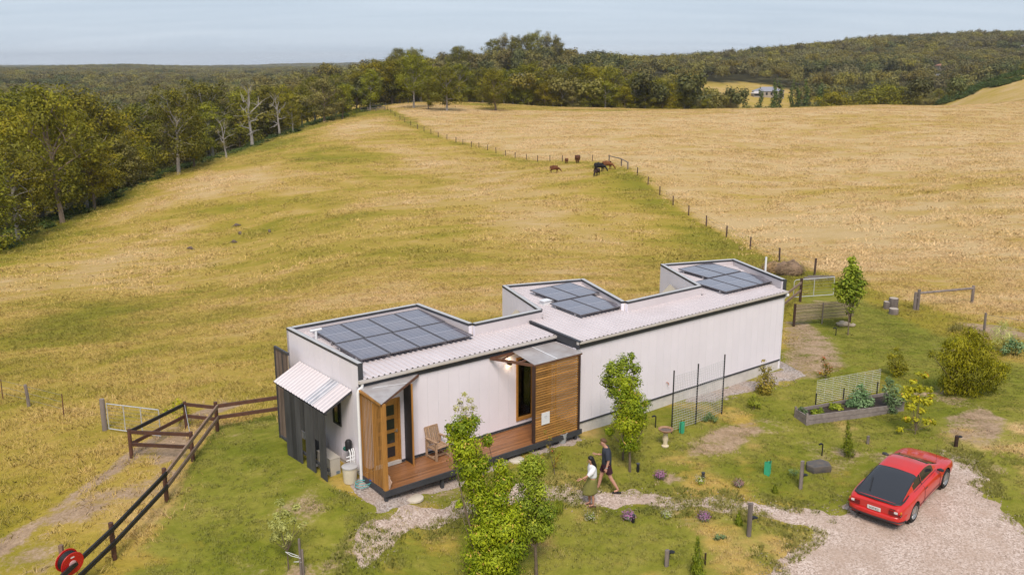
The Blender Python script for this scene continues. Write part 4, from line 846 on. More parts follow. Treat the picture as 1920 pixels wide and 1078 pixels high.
LM = dict(olive=leafmat('leaf_olive', (0.12, 0.12, 0.008), (0.375, 0.34, 0.022), .25), dark=leafmat('leaf_dark', (0.095, 0.1, 0.008), (0.29, 0.26, 0.018), .2), yellow=leafmat('leaf_yellow', (0.16, 0.15, 0.006), (0.49, 0.41, 0.018), .3), grey=leafmat('leaf_grey', (0.16, 0.14, 0.04), (0.4, 0.33, 0.1), .25),
          farg=leafmat('leaf_far_grey', (0.16, 0.14, 0.055), (0.28, 0.24, 0.095), .2, rnd=.25), fary=leafmat('leaf_far_yellow', (0.17, 0.145, 0.022), (0.36, 0.285, 0.045), .2, rnd=.25), fard=leafmat('leaf_far_dark', (0.09, 0.1, 0.028), (0.19, 0.185, 0.055), .2, rnd=.3), far=leafmat('leaf_far', (0.15, 0.13, 0.035), (0.31, 0.255, 0.065), .2, rnd=.3), poplar=leafmat('leaf_poplar', (0.05, 0.085, 0.018), (0.16, 0.2, 0.035), .2), fruit=leafmat('leaf_fruit', (0.13, 0.2, 0.008), (0.56, 0.6, 0.025), .35, (0.735, 0.455, 0.123)), fresh=leafmat('leaf_fresh', (0.15, 0.22, 0.015), (0.5, 0.56, 0.05), .35, (0.735, 0.700, 0.088)),
          lime=leafmat('leaf_lime', (0.3, 0.29, 0.012), (0.68, 0.62, 0.04), .35, (0.750, 0.385, 0.052)), willow=leafmat('leaf_willow', (0.16, 0.165, 0.006), (0.48, 0.44, 0.018), .3), sage=leafmat('leaf_sage', (0.123, 0.210, 0.079), (0.333, 0.455, 0.210), .3), pale=leafmat('leaf_pale', (0.350, 0.350, 0.088), (0.750, 0.735, 0.263), .35),
          red=leafmat('leaf_bronze', (0.158, 0.140, 0.021), (0.473, 0.350, 0.052), .3, (0.735, 0.123, 0.052)), conifer=leafmat('leaf_conifer', (0.088, 0.140, 0.007), (0.333, 0.385, 0.021), .2))
M_BARK = pm('gum_bark', (.20, .15, .11), .4, 3, .85, .3, stretch=(1, 1, .25)); M_PALEB = pm('pale_bark', (.46, .42, .38), .3, 2, .8, .2, stretch=(1, 1, .3), second=(.28, .25, .23)); M_TWIG = pm('twig', (.16, .12, .085), .3, 8, .8)
def euc(seed, H=15.0, Wd=10.5, n=8000, ls=.42, mat='olive', bark=M_BARK, low=.15, nb=13, bare=False, trunk=.32):
    """gum tree meshes: (trunk with limbs, crown)"""
    rnd = random.Random(seed); paths = []; blobs = []
    lean = Vector((rnd.uniform(-.05, .05) * H, rnd.uniform(-.05, .05) * H, 0)); fork = H * rnd.uniform(.22, .4)
    T = [Vector((0, 0, -.6)), Vector((lean.x * .2, lean.y * .2, fork * .5)), Vector((lean.x * .6, lean.y * .6, fork)), Vector((lean.x, lean.y, H * .62))]
    paths.append((T, [trunk * 1.35, trunk, trunk * .8, trunk * .4]))
    for i in range(nb):
        a = 2 * PI * (i * .618 + rnd.uniform(-.08, .08)); k = (i + .5) / nb; hh = H * (low + (1 - low - .07) * (k ** .8)); rad = Wd * .5 * math.sin(PI * min(.95, .26 + .66 * k)) * rnd.uniform(.45, .92)
        c = Vector((lean.x + math.cos(a) * rad, lean.y + math.sin(a) * rad, hh)); s = T[2].lerp(T[3], max(0, min(1, k * 1.1 - .1)))
        if hh < fork * 1.2: s = T[1].lerp(T[2], .7)
        paths.append((bend(s, c, .16, rnd), [trunk * .5, trunk * .4, trunk * .3, trunk * .2, trunk * .08]))
        rb = Wd * rnd.uniform(.16, .25) * (1.12 - .3 * k); blobs.append((c.x, c.y, c.z, rb * 1.15, rb * 1.15, rb * .78))
        for _ in range(3 if not bare else 4):
            o = Vector((rnd.uniform(-1, 1), rnd.uniform(-1, 1), rnd.uniform(-.3, .8))) * rb * 1.25; q = c + o; rs = rb * rnd.uniform(.35, .7)
            if not bare: blobs.append((q.x, q.y, q.z, rs * 1.2, rs * 1.2, rs * .8))
            paths.append((bend(s.lerp(c, .7), q, .2, rnd, 3), [trunk * .22, trunk * .15, trunk * .1, trunk * .04]))
    blobs.append((lean.x, lean.y, H * .93, Wd * .17, Wd * .17, H * .07))
    if bare: blobs = [b for b in blobs if rnd.random() < .3] or blobs[:1]
    return limbmesh('trunk', paths, bark, 6), foliage('crown', blobs, n, ls, LM[mat], .55, .42, jit=.6, bt=.5, tv=.11)
EUC = {'a': euc(1, mat='olive', bark=M_PALEB), 'b': euc(2, mat='olive', nb=15, Wd=12), 'c': euc(3, mat='dark', nb=14, bark=M_PALEB), 'd': euc(4, mat='dark', Wd=10), 'y': euc(5, mat='yellow', Wd=12, low=.16, nb=14), 'g': euc(6, mat='grey', Wd=11), 'e': euc(9, mat='olive', low=.34, Wd=12, bark=M_PALEB), 'o': euc(10, mat='yellow', nb=13),
       'x': euc(7, mat='olive', n=420, bare=True, bark=M_PALEB, nb=9, Wd=9, trunk=.36), 'z': euc(8, mat='grey', n=300, bare=True, bark=M_PALEB, nb=8, Wd=8, trunk=.3)}
def poplar_mesh(seed):
    rnd = random.Random(seed); bl = [(rnd.uniform(-.5, .5), rnd.uniform(-.5, .5), 2 + i * 1.35, 1.15 * math.sin(PI * min(.97, .25 + .72 * i / 10)) + .25, 1.15 * math.sin(PI * min(.97, .25 + .72 * i / 10)) + .25, 1.5) for i in range(10)]
    return limbmesh('trunk', [([(0, 0, -.5), (0, 0, 6), (0, 0, 14)], [.3, .2, .05])], M_BARK, 6), foliage('crown', bl, 1100, .6, LM['poplar'], .55, .4, bt=.4)
EUC['p'] = poplar_mesh(1); EUC['q'] = poplar_mesh(2)
def tree_at(p, top, kind, wsc, name, label, group=None, H0=15.0):
    zt = CZ + ray(CX, top)[2] / ray(CX, top)[1] * p[1]; H = max(2.5, zt - p[2]); s = H / H0
    e = empty(name, p, random.Random(int(p[0] * 31 + p[1] * 7)).uniform(0, 6.28), label, 'tree', group); e.scale = (s * wsc, s * wsc, s)
    link('trunk', EUC[kind][0], e); link('crown', EUC[kind][1], e); return e
ORD = ['first', 'second', 'third', 'fourth', 'fifth', 'sixth', 'seventh', 'eighth', 'ninth', 'tenth', 'eleventh', 'twelfth', 'thirteenth', 'fourteenth', 'fifteenth', 'sixteenth', 'seventeenth', 'eighteenth', 'nineteenth', 'twentieth', 'twenty-first', 'twenty-second', 'twenty-third', 'twenty-fourth', 'twenty-fifth', 'twenty-sixth', 'twenty-seventh', 'twenty-eighth', 'twenty-ninth', 'thirtieth', 'thirty-first', 'thirty-second']
LOOK = dict(a='olive-green gum tree', b='broad olive gum tree', c='dark green gum tree', d='tall dark gum tree', y='yellow-green bushy gum tree', g='grey-green gum tree', e='spreading olive gum tree with pale trunk', x='nearly bare gum tree with white limbs', z='sparse pale-limbed gum tree', o='golden-green gum tree', p='dark green columnar poplar', q='slim green columnar poplar')
ROW1 = [(-40, 480, 300, 'b', 1.1), (35, 453, 275, 'a', 1.0), (118, 418, 172, 'b', .85), (178, 393, 280, 'o', 1.1), (242, 354, 256, 'y', 1.15), (335, 327, 163, 'c', .9), (364, 314, 205, 'd', .8), (425, 297, 214, 'z', 1.0), (474, 277, 152, 'x', .95), (525, 257, 172, 'x', 1.0), (550, 250, 190, 'a', .9), (608, 231, 146, 'g', 1.15), (642, 224, 158, 'b', .9), (694, 208, 128, 'a', .85), (722, 198, 112, 'c', 1.1), (776, 203, 103, 'e', .85), (803, 206, 150, 'd', .9), (838, 208, 122, 'c', 1.05), (930, 208, 132, 'b', 1.1)]
for i, (px, by, ty, k, w) in enumerate(ROW1): tree_at(gp(px, by), ty, k, w, 'gum_tree', LOOK[k] + ', ' + ORD[i] + ' from the left along the paddock edge', 'gum trees along the paddock edge')
ROW2 = [(-20, 175, 168, 'a', 1), (60, 185, 160, 'c', 1), (20, 160, 215, 'o', 1.1), (95, 178, 190, 'y', 1), (155, 190, 176, 'b', 1), (205, 200, 205, 'o', 1.1), (150, 168, 235, 'a', 1), (255, 215, 192, 'c', 1), (290, 222, 205, 'g', 1.1), (215, 190, 262, 'g', 1.2), (385, 262, 150, 'c', 1.1), (395, 252, 190, 'a', 1.0), (445, 270, 170, 'b', 1), (500, 285, 165, 'd', 1), (520, 290, 158, 'y', 1.0), (565, 300, 160, 'a', 1.1), (590, 315, 140, 'c', 1), (668, 330, 135, 'b', 1), (750, 345, 118, 'd', 1), (805, 345, 128, 'a', 1.1), (860, 345, 118, 'c', 1.1)]
ROW2 += [(575, 318, 152, 'g', 1.1), (630, 330, 138, 'c', 1.1), (700, 340, 118, 'o', 1.1), (735, 344, 112, 'b', 1.1), (765, 346, 122, 'c', 1.1), (790, 346, 108, 'a', 1.1), (822, 346, 126, 'y', 1.1), (880, 350, 134, 'b', 1.1), (905, 352, 126, 'c', 1.1), (945, 352, 130, 'a', 1.1)]; ROW2.sort()
for i, (px, Y, ty, k, w) in enumerate(ROW2): tree_at(at(px, Y), ty, k, w, 'gum_tree', LOOK[k] + ', ' + ORD[i] + ' from the left in the second rank of the tree belt', 'gum trees in the second rank')
HEDGE = [(962, 350, 128, 'c', 1.0), (1000, 352, 120, 'b', 1.05), (1038, 355, 126, 'a', 1), (1052, 346, 148, 'z', .9), (1075, 356, 122, 'c', 1.05), (1112, 355, 124, 'o', 1.05), (1150, 352, 128, 'b', 1.05), (1190, 352, 134, 'a', 1.1), (1226, 352, 148, 'b', 1.1), (1258, 352, 155, 'o', 1.1), (1286, 350, 168, 'a', 1.1), (1330, 352, 184, 'a', 1.2), (1368, 352, 174, 'g', 1.1)]
for i, (px, Y, ty, k, w) in enumerate(HEDGE): tree_at(at(px, Y), ty, k, w, 'gum_tree', LOOK[k] + ', ' + ORD[i] + ' from the left in the belt behind the crest', 'gum trees behind the crest')
HEDGE2 = [(982, 343, 165, 'a', 1.25), (1022, 344, 152, 'y', 1.2), (1072, 344, 168, 'g', 1.25), (1098, 345, 158, 'b', 1.2), (1135, 345, 152, 'a', 1.2), (1172, 345, 162, 'o', 1.25), (1210, 345, 166, 'c', 1.25), (1243, 345, 174, 'y', 1.3)]
for i, (px, Y, ty, k, w) in enumerate(HEDGE2): tree_at(at(px, Y), ty, k, w, 'gum_tree', 'low ' + LOOK[k] + ', ' + ORD[i] + ' from the left in front of the crest belt', 'low gum trees before the crest belt')
TOPS = [(925, 700, 73, 'c', .85), (946, 705, 67, 'g', .8), (968, 700, 71, 'd', .8), (986, 700, 65, 'c', .8), (1006, 700, 62, 'b', .8), (1026, 700, 65, 'g', .8), (1042, 705, 73, 'd', .8), (750, 620, 92, 'd', .9), (778, 620, 92, 'e', .9), (858, 650, 88, 'd', 1.1), (880, 660, 98, 'c', 1.1)]
for i, (px, Y, ty, k, w) in enumerate(sorted(TOPS)): tree_at(at(px, Y), ty, k, w, 'gum_tree', 'tall far-off gum tree on the skyline, ' + ORD[i] + ' from the left', 'skyline gum trees')
POP = [(1302, 560, 150, 'p', .62), (1313, 562, 156, 'q', .62), (1427, 450, 162, 'p', .66), (1452, 452, 150, 'q', .66), (1463, 455, 149, 'p', .7), (1486, 455, 152, 'q', .62), (1497, 452, 158, 'p', .62), (1511, 455, 151, 'q', .66), (1538, 455, 154, 'p', .66)]
for i, (px, Y, ty, k, w) in enumerate(POP): tree_at(at(px, Y), ty, k, w, 'poplar', LOOK[k] + ' beyond the crest, ' + ORD[i] + ' poplar from the left', 'poplars beyond the crest')
RND = [(1560, 432, 172, 'o', 1.3), (1592, 430, 178, 'y', 1.4), (1622, 432, 166, 'a', 1.3), (1652, 435, 160, 'b', 1.3), (1690, 436, 162, 'a', 1.3), (1728, 438, 158, 'g', 1.3), (1762, 440, 166, 'a', 1.2)]
for i, (px, Y, ty, k, w) in enumerate(RND): tree_at(at(px, Y), ty, k, w, 'gum_tree', 'rounded ' + LOOK[k] + ', ' + ORD[i] + ' right of the poplars behind the crest', 'rounded gum trees right of the poplars')
# ---------------------------------------------------------------- far woods (one uncountable mass)
def farmesh(seed, H=12.0, Wd=12.5):
    rnd = random.Random(seed); bl = [(0, 0, H * .68, Wd * .34, Wd * .34, H * .24)]
    for i in range(8):
        a = i * 2.4 + rnd.uniform(0, 1); r = Wd * rnd.uniform(.2, .36); bl.append((math.cos(a) * r, math.sin(a) * r, H * rnd.uniform(.5, .84), Wd * rnd.uniform(.14, .22), Wd * rnd.uniform(.14, .22), H * rnd.uniform(.11, .17)))
    return foliage('far_tree', bl, 620, 1.0, LM[('far', 'far', 'farg', 'fary', 'far', 'fard')[seed % 6]], .65, .34, bt=.22, tv=.09)
fars = [farmesh(k) for k in (23, 18, 19, 22, 21, 20)]
def jgrid(y0, y1, sp, s=.86):
    ys = np.arange(y0, y1, sp); P = []
    for y in ys: xs = np.arange(-s * y, s * y, sp); P.append(np.stack([xs + VR.uniform(-.48, .48, len(xs)) * sp, np.full(len(xs), y) + VR.uniform(-.48, .48, len(xs)) * sp], -1))
    return np.concatenate(P)
pts = []; scs = []
for y0, y1, sp in ((120, 345, 8.5), (345, 620, 9.5), (620, 1100, 11.5), (1100, 1800, 15), (1800, 3200, 21), (3200, 6800, 38)):
    p = jgrid(y0, y1, sp); mk = masks(p[:, 0], p[:, 1]); ok = (mk[:, 3] > .5) & (vn(p[:, 0], p[:, 1], 45, 51) > .16)
    if y0 < 330: ok &= (p[:, 0] / p[:, 1] < -.12) & (ldist(TREELINE, p[:, 0], p[:, 1]) > 22)
    for hx, hy in ((1441, 668), (1421, 660), (1768, 780), (1764, 900), (1908, 1180), (1015, 590), (975, 640)):
        c = at(hx, hy); ok &= ~((abs(p[:, 0] - c.x * p[:, 1] / c.y) < 11) & (p[:, 1] > hy - 75) & (p[:, 1] < hy + 12))
    p = p[ok]; pts.append(p); scs.append(VR.uniform(.62, 1.12, len(p)) * max(.85, sp / 9.0))
pts = np.concatenate(pts); scs = np.concatenate(scs); S3 = np.stack([scs, scs, scs * VR.uniform(.85, 1.15, len(scs))], -1)
S3[:, 2] = np.minimum(S3[:, 2], 1.7) * (.8 + .5 * vn(pts[:, 0], pts[:, 1], 120, 61))
scatter('far_woods', fars, np.c_[pts, hz(pts[:, 0], pts[:, 1])], S3, 'eucalypt woodland covering the distant hills', 'woodland', mask=False, pick=np.clip(np.floor(6 * (.5 + 1.5 * (vn(pts[:, 0], pts[:, 1], 55, 81) - .5) + VR.normal(0, .22, len(pts)))), 0, 5))
# undergrowth along the foot of the tree belt and bracken on the right-hand hill
M_UNDER = leafmat('leaf_under', (.04, .07, .012), (.13, .17, .03), .25)
und = [foliage('undergrowth', [(0, 0, .35, 1.1, 1.1, .55), (.7, .3, .3, .6, .6, .4)], 160, .32, M_UNDER, .5) for _ in range(3)]
P = []
for (x0, y0), (x1, y1) in zip(TREELINE[:-1], TREELINE[1:]):
    for _ in range(40): t = VR.uniform(); P.append((x0 + (x1 - x0) * t + VR.uniform(-14, .5), y0 + (y1 - y0) * t + VR.uniform(-1, 9)))
for px0, px1, y in ((960, 1290, 342.5), (640, 720, 325)):
    for _ in range(40): q = at(VR.uniform(px0, px1), y + VR.uniform(-1, 6)); P.append((q.x, q.y))
P = np.array(P); scatter('undergrowth', und, np.c_[P, hz(P[:, 0], P[:, 1])], VR.uniform(.6, 1.5, len(P)), 'low green scrub under the edge of the tree belt', 'scrub', mask=False)
P = []
for c, rx, ry in ((at(1822, 420), 13, 12), (at(1795, 418), 9, 12), (at(1905, 428), 12, 8), (at(1940, 420), 16, 12), (at(1885, 404), 6, 4)):
    for _ in range(130): a, r = VR.uniform(0, 6.28), VR.uniform() ** .5; P.append((c.x + math.cos(a) * r * rx, c.y + math.sin(a) * r * ry))
P = np.array(P); scatter('bracken', und, np.c_[P, hz(P[:, 0], P[:, 1])], VR.uniform(.8, 1.8, len(P)), 'bright green bracken patches on the right-hand hill', 'bracken', mask=False)
# ---------------------------------------------------------------- garden trees and shrubs, each shaped from its own clumps
def plant(name, label, cat, base, blobs, n, ls, mat, asp=.5, droop=0, upright=0, stem=.03, stems=1, bark=M_TWIG, shell=.5, accent=0, group=None, depth=.8, stake=None, crown='crown', bt=.5, zsq=1.0, fat=1.0):
    p = gp(*base); k = mperpx(p); e = empty(name, p, 0, label, cat, group); rnd = random.Random(int(base[0] * 7 + base[1])); B = []; C = []
    for b in blobs:
        px, py, r = b[:3]; dy = b[3] if len(b) > 3 else rnd.uniform(-.5, .5) * depth * r * k
        Yw = p.y + dy; d = ray(px, py); X = d[0] / d[1] * Yw; Z = CZ + d[2] / d[1] * Yw
        r = r * fat; rz = r * k * (b[4] if len(b) > 4 else 1.0); B.append((X - p.x, Yw - p.y, Z - p.z, r * k, r * k * depth, rz * zsq)); C.append(Vector((X - p.x, Yw - p.y, Z - p.z)))
    paths = []; lowz = min(c.z for c in C); ctr = Vector((sum(c.x for c in C) / len(C), sum(c.y for c in C) / len(C), 0))
    if stem:
        hub = Vector((ctr.x * .35, ctr.y * .35, max(.1, lowz * .75)))
        paths.append(([(0, 0, -.1), (hub.x * .4, hub.y * .4, hub.z * .5), hub], [stem * 1.3, stem, stem * .9]))
        for c in C: paths.append((bend(hub, c, .1, rnd, 4), [stem * .6, stem * .45, stem * .35, stem * .22, stem * .1]))
        link('trunk', limbmesh('trunk', paths, bark, 6), e)
    link(crown, foliage(crown, B, n, ls, LM[mat] if isinstance(mat, str) else mat, asp, shell, droop, upright, accent=accent, bt=bt), e)
    return e
plant('fruit_tree', 'tallest leafy fruit tree in the foreground before the deck', 'tree', (925, 1098), [(866, 800, 20), (885, 790, 14), (850, 815, 14), (872, 835, 27), (880, 870, 29), (890, 900, 24), (900, 928, 22), (915, 815 + 10, 10), (905, 868, 14), (918, 960, 30), (945, 985, 34), (905, 1000, 28), (895, 1040, 26), (930, 1040, 38), (960, 1020, 30), (900, 1075, 26), (945, 1080, 34), (945, 900, 20), (938, 875, 13), (935, 930, 22), (842, 800, 6), (862, 945, 8), (965, 960, 20)], 30000, .095, 'fruit', .42, .8, accent=.06, bt=.5, stem=.05, shell=.6, fat=1.2)
plant('fruit_tree', 'second foreground fruit tree with a bare lower trunk, right of the tallest', 'tree', (1006, 1088), [(1000, 870, 20), (985, 880, 16), (1012, 880, 13), (990, 905, 20), (1008, 920, 20), (985, 940, 22), (1015, 955, 22), (1030, 965, 14), (975, 965, 20), (1000, 985, 24), (1025, 990, 16), (960, 985, 20), (985, 1005, 14), (1012, 1005, 12)], 10000, .085, 'fresh', .45, .7, accent=.03, stem=.045, shell=.6, fat=1.15)
plant('fruit_tree', 'slender fruit tree with drooping leaves by the white wall, nearer of two', 'tree', (1181, 884), [(1172, 718, 13), (1168, 738, 18), (1180, 755, 24), (1190, 742, 14), (1168, 770, 20), (1195, 768, 20), (1212, 755, 8), (1180, 790, 24), (1200, 790, 14), (1162, 795, 14), (1185, 815, 18), (1175, 832, 14), (1190, 838, 9), (1142, 808, 9)], 10000, .09, 'fruit', .4, .9, accent=.05, stem=.04, fat=1.15)
plant('young_tree', 'round-leaved young tree against the wall, behind the drooping fruit tree', 'tree', (1168, 862), [(1148, 690, 16), (1170, 680, 18), (1190, 690, 13), (1185, 668, 8), (1140, 712, 15), (1160, 708, 22), (1188, 715, 16), (1150, 732, 15), (1178, 735, 15)], 3600, .09, 'fresh', .6, .2, stem=.03, bt=.35)
plant('sapling', 'wispy yellowish sapling rising above the foreground tree against the wall', 'tree', (872, 900), [(870, 738, 7), (862, 752, 7), (880, 750, 8), (856, 765, 8), (872, 766, 10), (888, 764, 7), (868, 782, 9), (882, 786, 8)], 600, .075, 'pale', .4, stem=.012)
plant('sapling', 'young olive-like sapling with pale leaves tied to stakes, bottom left', 'tree', (541, 1068), [(526, 942, 9), (535, 962, 12), (520, 968, 9), (555, 950, 8), (512, 985, 10), (530, 985, 15), (548, 975, 8), (520, 1005, 11), (540, 1005, 10), (562, 985, 6), (572, 978, 4), (510, 1010, 6), (535, 1020, 7)], 1500, .08, 'pale', .4, stem=.018)
plant('sapling', 'thin sapling with red tips standing before the slat screen', 'tree', (1040, 890), [(1022, 808, 6), (1030, 822, 7), (1036, 845, 8), (1044, 860, 9), (1028, 838, 6), (1050, 850, 6), (1040, 872, 6)], 300, .07, 'red', .4, stem=.014, accent=.15)
plant('shrub', 'upright bushy shrub at the right end of the long white wall', 'shrub', (1435, 738), [(1432, 676, 5), (1430, 690, 8), (1442, 690, 6), (1436, 702, 13), (1428, 715, 14), (1445, 715, 13), (1436, 727, 16), (1424, 728, 9)], 1400, .085, 'red', .42, upright=.5, stem=.02, bt=.6)
plant('shrub', 'small lime-leaved bush on the lawn left of the upright shrub', 'shrub', (1413, 768), [(1413, 742, 6), (1408, 753, 8), (1418, 757, 8), (1424, 762, 5)], 260, .09, 'fresh', .5, stem=.012)
plant('bottlebrush', 'small bottlebrush with red flowers beside the bare patch', 'shrub', (1548, 712), [(1544, 672, 6), (1548, 685, 9), (1553, 697, 9), (1540, 700, 8), (1556, 690, 6)], 420, .09, 'red', .35, upright=.4, stem=.014, accent=.35)
plant('shrub', 'yellow-tipped evergreen shrub behind the vegetable bed', 'shrub', (1680, 706), [(1680, 654, 8), (1672, 668, 11), (1688, 668, 11), (1675, 684, 14), (1690, 684, 14), (1682, 696, 15), (1698, 690, 8)], 1500, .075, 'yellow', .5, upright=.3, stem=.02, bt=.7)
plant('maple_sapling', 'lime yellow sapling with layered branches behind the red car', 'tree', (1716, 814), [(1722, 700, 6), (1734, 705, 8), (1712, 715, 8), (1705, 730, 12), (1725, 728, 12), (1742, 730, 9), (1698, 742, 10), (1718, 748, 12), (1738, 752, 12), (1708, 762, 11), (1746, 742, 7), (1728, 770, 10), (1700, 785, 9), (1716, 786, 8), (1740, 790, 10), (1752, 792, 6), (1688, 804, 7)], 1500, .12, 'lime', .6, .3, stem=.018, shell=.6, zsq=.7, accent=.05)
plant('willow_shrub', 'large weeping golden-green shrub on the right side lawn', 'shrub', (1818, 742), [(1820, 622, 14), (1835, 635, 18), (1800, 645, 26), (1840, 660, 30), (1775, 648, 12), (1785, 672, 26), (1815, 672, 36), (1858, 690, 30), (1875, 700, 18), (1765, 668, 10), (1790, 700, 32), (1825, 705, 40), (1855, 715, 24), (1780, 722, 22), (1815, 728, 28), (1748, 664, 8), (1888, 690, 9)], 14000, .13, 'willow', .22, 1.2, stem=.05, stems=3, shell=.55, bt=.6)
plant('plane_tree', 'young broad-leaved tree by the bamboo trellis at the house end', 'tree', (1590, 628), [(1597, 487, 8), (1600, 500, 12), (1592, 512, 15), (1606, 515, 14), (1585, 530, 15), (1602, 532, 18), (1618, 530, 9), (1575, 545, 12), (1592, 548, 18), (1612, 548, 13), (1568, 535, 8), (1580, 560, 10), (1600, 565, 12), (1594, 580, 9)], 2600, .15, 'fresh', .65, .2, stem=.03, bt=.4)
for i, (bx, by, hh, w, lab) in enumerate(((1590, 856, 70, 14, 'upright green conifer in a mulch ring left of the red car'), (1308, 1084, 82, 16, 'young feathery conifer at the bottom edge of the garden'), (1385, 984, 26, 8, 'tiny conifer beside the split timber lamp post'), (1453, 924, 16, 6, 'smallest conifer seedling on the lawn by the pink flowers'))):
    bl = []
    for j in range(8): t = j / 7; bl.append((bx + (-1) ** j * w * .25 * (1 - t), by - hh * (.12 + .8 * t), w * (1 - .72 * t) * .75, 0, 1.3))
    plant('conifer', lab, 'conifer', (bx, by), bl, int(300 + hh * 18), .085, 'conifer', .22, upright=2.2, stem=.015, bt=.3, crown='foliage', depth=1)
# low flowering clumps
PUR = leafmat('petal_purple', (.30, .09, .24), (.62, .30, .52), .2); PNK = leafmat('petal_pink', (.36, .16, .19), (.58, .34, .35), .2); WHT = leafmat('petal_cream', (.5, .48, .32), (.75, .72, .55), .2)
def clump(name, lab, px, py, r, petal, leaf='sage', nb=420, nl=220, cat='flower'):
    p = gp(px, py); k = mperpx(p); R_ = r * k; e = empty(name, p, 0, lab, cat); link('foliage', foliage('foliage', [(0, 0, R_ * .55, R_ * .9, R_ * .9, R_ * .7)], nl, R_ * .4, LM[leaf], .2, .6, upright=1.0), e)
    link('blooms', foliage('blooms', [(0, 0, R_ * .8, R_, R_, R_ * .7)], nb, R_ * .17, petal, .8, .3, bt=.3), e)
clump('lavender', 'purple flowering clump on the lawn right of the striding man', 1237, 897, 12, PUR); clump('lavender', 'purple flowering clump just below the gravel path', 1178, 974, 14, PUR); clump('lavender', 'purple flowering clump below the path, right of the cream one', 1320, 975, 13, PUR)
clump('daisy_bush', 'dusty pink flowering clump left of the split timber post', 1385, 912, 11, PNK); clump('daisy_bush', 'cream flowering clump on the lawn above the path', 1313, 906, 11, WHT, 'fresh', 160); clump('daisy_bush', 'cream flowering clump under the walking woman', 1107, 975, 12, WHT, 'fresh', 150); clump('daisy_bush', 'cream flowering clump between two purple ones below the path', 1250, 971, 12, WHT, 'fresh', 160)
plant('strappy_plant', 'dark green strappy clump beside the path right of the foreground trees', 'plant', (1047, 966), [(1042, 948, 6, 0, 2), (1050, 950, 6, 0, 2)], 240, .3, 'fresh', .06, upright=2.5, stem=0, crown='leaves')
plant('shrub', 'small green weedy shrub below the split timber post', 'plant', (1350, 1012), [(1346, 1004, 7), (1356, 1006, 6), (1342, 1010, 5)], 220, .06, 'sage', .4, stem=.008); plant('shrub', 'low sage clump at the mesh trellis foot', 'plant', (1332, 792), [(1330, 780, 9), (1340, 784, 8), (1322, 786, 7)], 320, .09, 'sage', .3, upright=.6, stem=.008)
plant('shrub', 'small twiggy weed patch at the foot of the tall lamp post', 'plant', (1488, 893), [(1484, 884, 7), (1492, 886, 7)], 200, .06, 'sage', .3, stem=.008)
plant('shrub', 'orange-stemmed grassy bush at right edge behind the weeping shrub', 'plant', (1882, 660), [(1868, 620, 12), (1882, 610, 12), (1890, 630, 16), (1870, 640, 14), (1895, 645, 14)], 700, .28, 'pale', .07, upright=1.2, stem=.02); plant('shrub', 'grey-green bush at the far right edge of the garden', 'plant', (1905, 668), [(1898, 645, 14), (1912, 650, 14), (1885, 655, 10)], 520, .12, 'sage', .5, stem=.02)
plant('shrub', 'dry tussock at the paddock edge left of the weeping shrub top', 'plant', (1793, 622), [(1790, 612, 9), (1800, 614, 9), (1782, 616, 7)], 420, .2, 'grey', .08, upright=1.4, stem=0, crown='leaves')
# ---------------------------------------------------------------- fences
M_POSTW = pm('weathered_post', (.20, .165, .145), .35, 5, .9, .3, stretch=(1, 1, .25), rnd=.2); M_POSTD = pm('dark_post', (.10, .062, .05), .35, 5, .9, .3, rnd=.25)
M_RAILB = pm('brown_rail', (.125, .055, .034), .4, 5, .65, .15, rnd=.2, second=(.07, .034, .024)); M_RAILL = pm('pale_rail', (.32, .22, .15), .35, 6, .75, .15, rnd=.15, second=(.20, .12, .08)); M_RAILK = pm('black_rail', (.022, .02, .02), .4, 6, .6, rnd=.2)
M_WIRE = pm('fence_wire', (.33, .31, .29), .1, 4, .5, metallic=.5); M_RUST = pm('rusty_steel', (.14, .06, .035), .3, 9, .8); M_ZINC = pm('galvanised', (.58, .58, .57), .1, 6, .4, metallic=.3)
def P3(px, py, dz=0): p = gp(px, py); return Vector((p.x, p.y, p.z + dz))
def wire_fence(label, pts, h, r, mat, wires=(.35, .65, .95), name='wire_fence', wr=.006):
    b = P3(*pts[0]); e = empty(name, b, 0, label, 'fence'); Q = [P3(*q) - b for q in pts]
    rnd = random.Random(int(pts[0][0]))
    pm_ = [MB().tube([(0, 0, -.3), (.01 * i, 0, h * .5), (0, .01 * i, h)], [r * 1.05, r, r * .95], 7).mesh('post', mat, True) for i in range(3)]
    for q in Q: link('post', pm_[rnd.randrange(3)], e, q, (rnd.uniform(-.04, .04), rnd.uniform(-.04, .04), rnd.uniform(0, 6)))
    for w in wires: MB().tube([q + Vector((0, 0, h * w)) for q in Q], wr, 4, False).build('wire', M_WIRE, e)
    return e
wire_fence('post and wire fence running up the hill from the house to the cattle', [(1177, 318), (1195, 329), (1215, 347), (1237, 366), (1262, 385), (1291, 404), (1324, 424), (1362, 445), (1407, 468), (1461, 492), (1527, 516)], 1.15, .075, M_POSTD)
wire_fence('post and wire fence along the top paddock from the cattle to the crest', [(1111, 303.5), (1083, 303.5), (1055, 303.5), (1031, 303.5), (1008, 303.5), (987, 301), (966, 297.5), (948, 293), (930, 287.5), (914, 282), (898, 277.5), (884, 276), (868, 271.5), (855, 267.5), (838, 262), (822, 257.5), (808, 252), (795, 247), (783, 242.5), (770, 236), (759, 230), (750, 225.5), (741, 219), (733, 212.5), (727, 207)], 1.15, .07, M_POSTD)
wire_fence('low wire fence of steel pickets in the left paddock', [(-60, 742), (6, 750), (120, 782)], 1.0, .022, M_RUST)
wp_ = P3(54, 762); o = empty('fence_post', wp_, 0, 'lone leaning grey timber post in the left paddock', 'post'); MB().tube([(0, 0, -.3), (0, 0, .5), (-.04, 0, 1.0)], [.075, .07, .065], 8).build('post', M_POSTW, o, True)
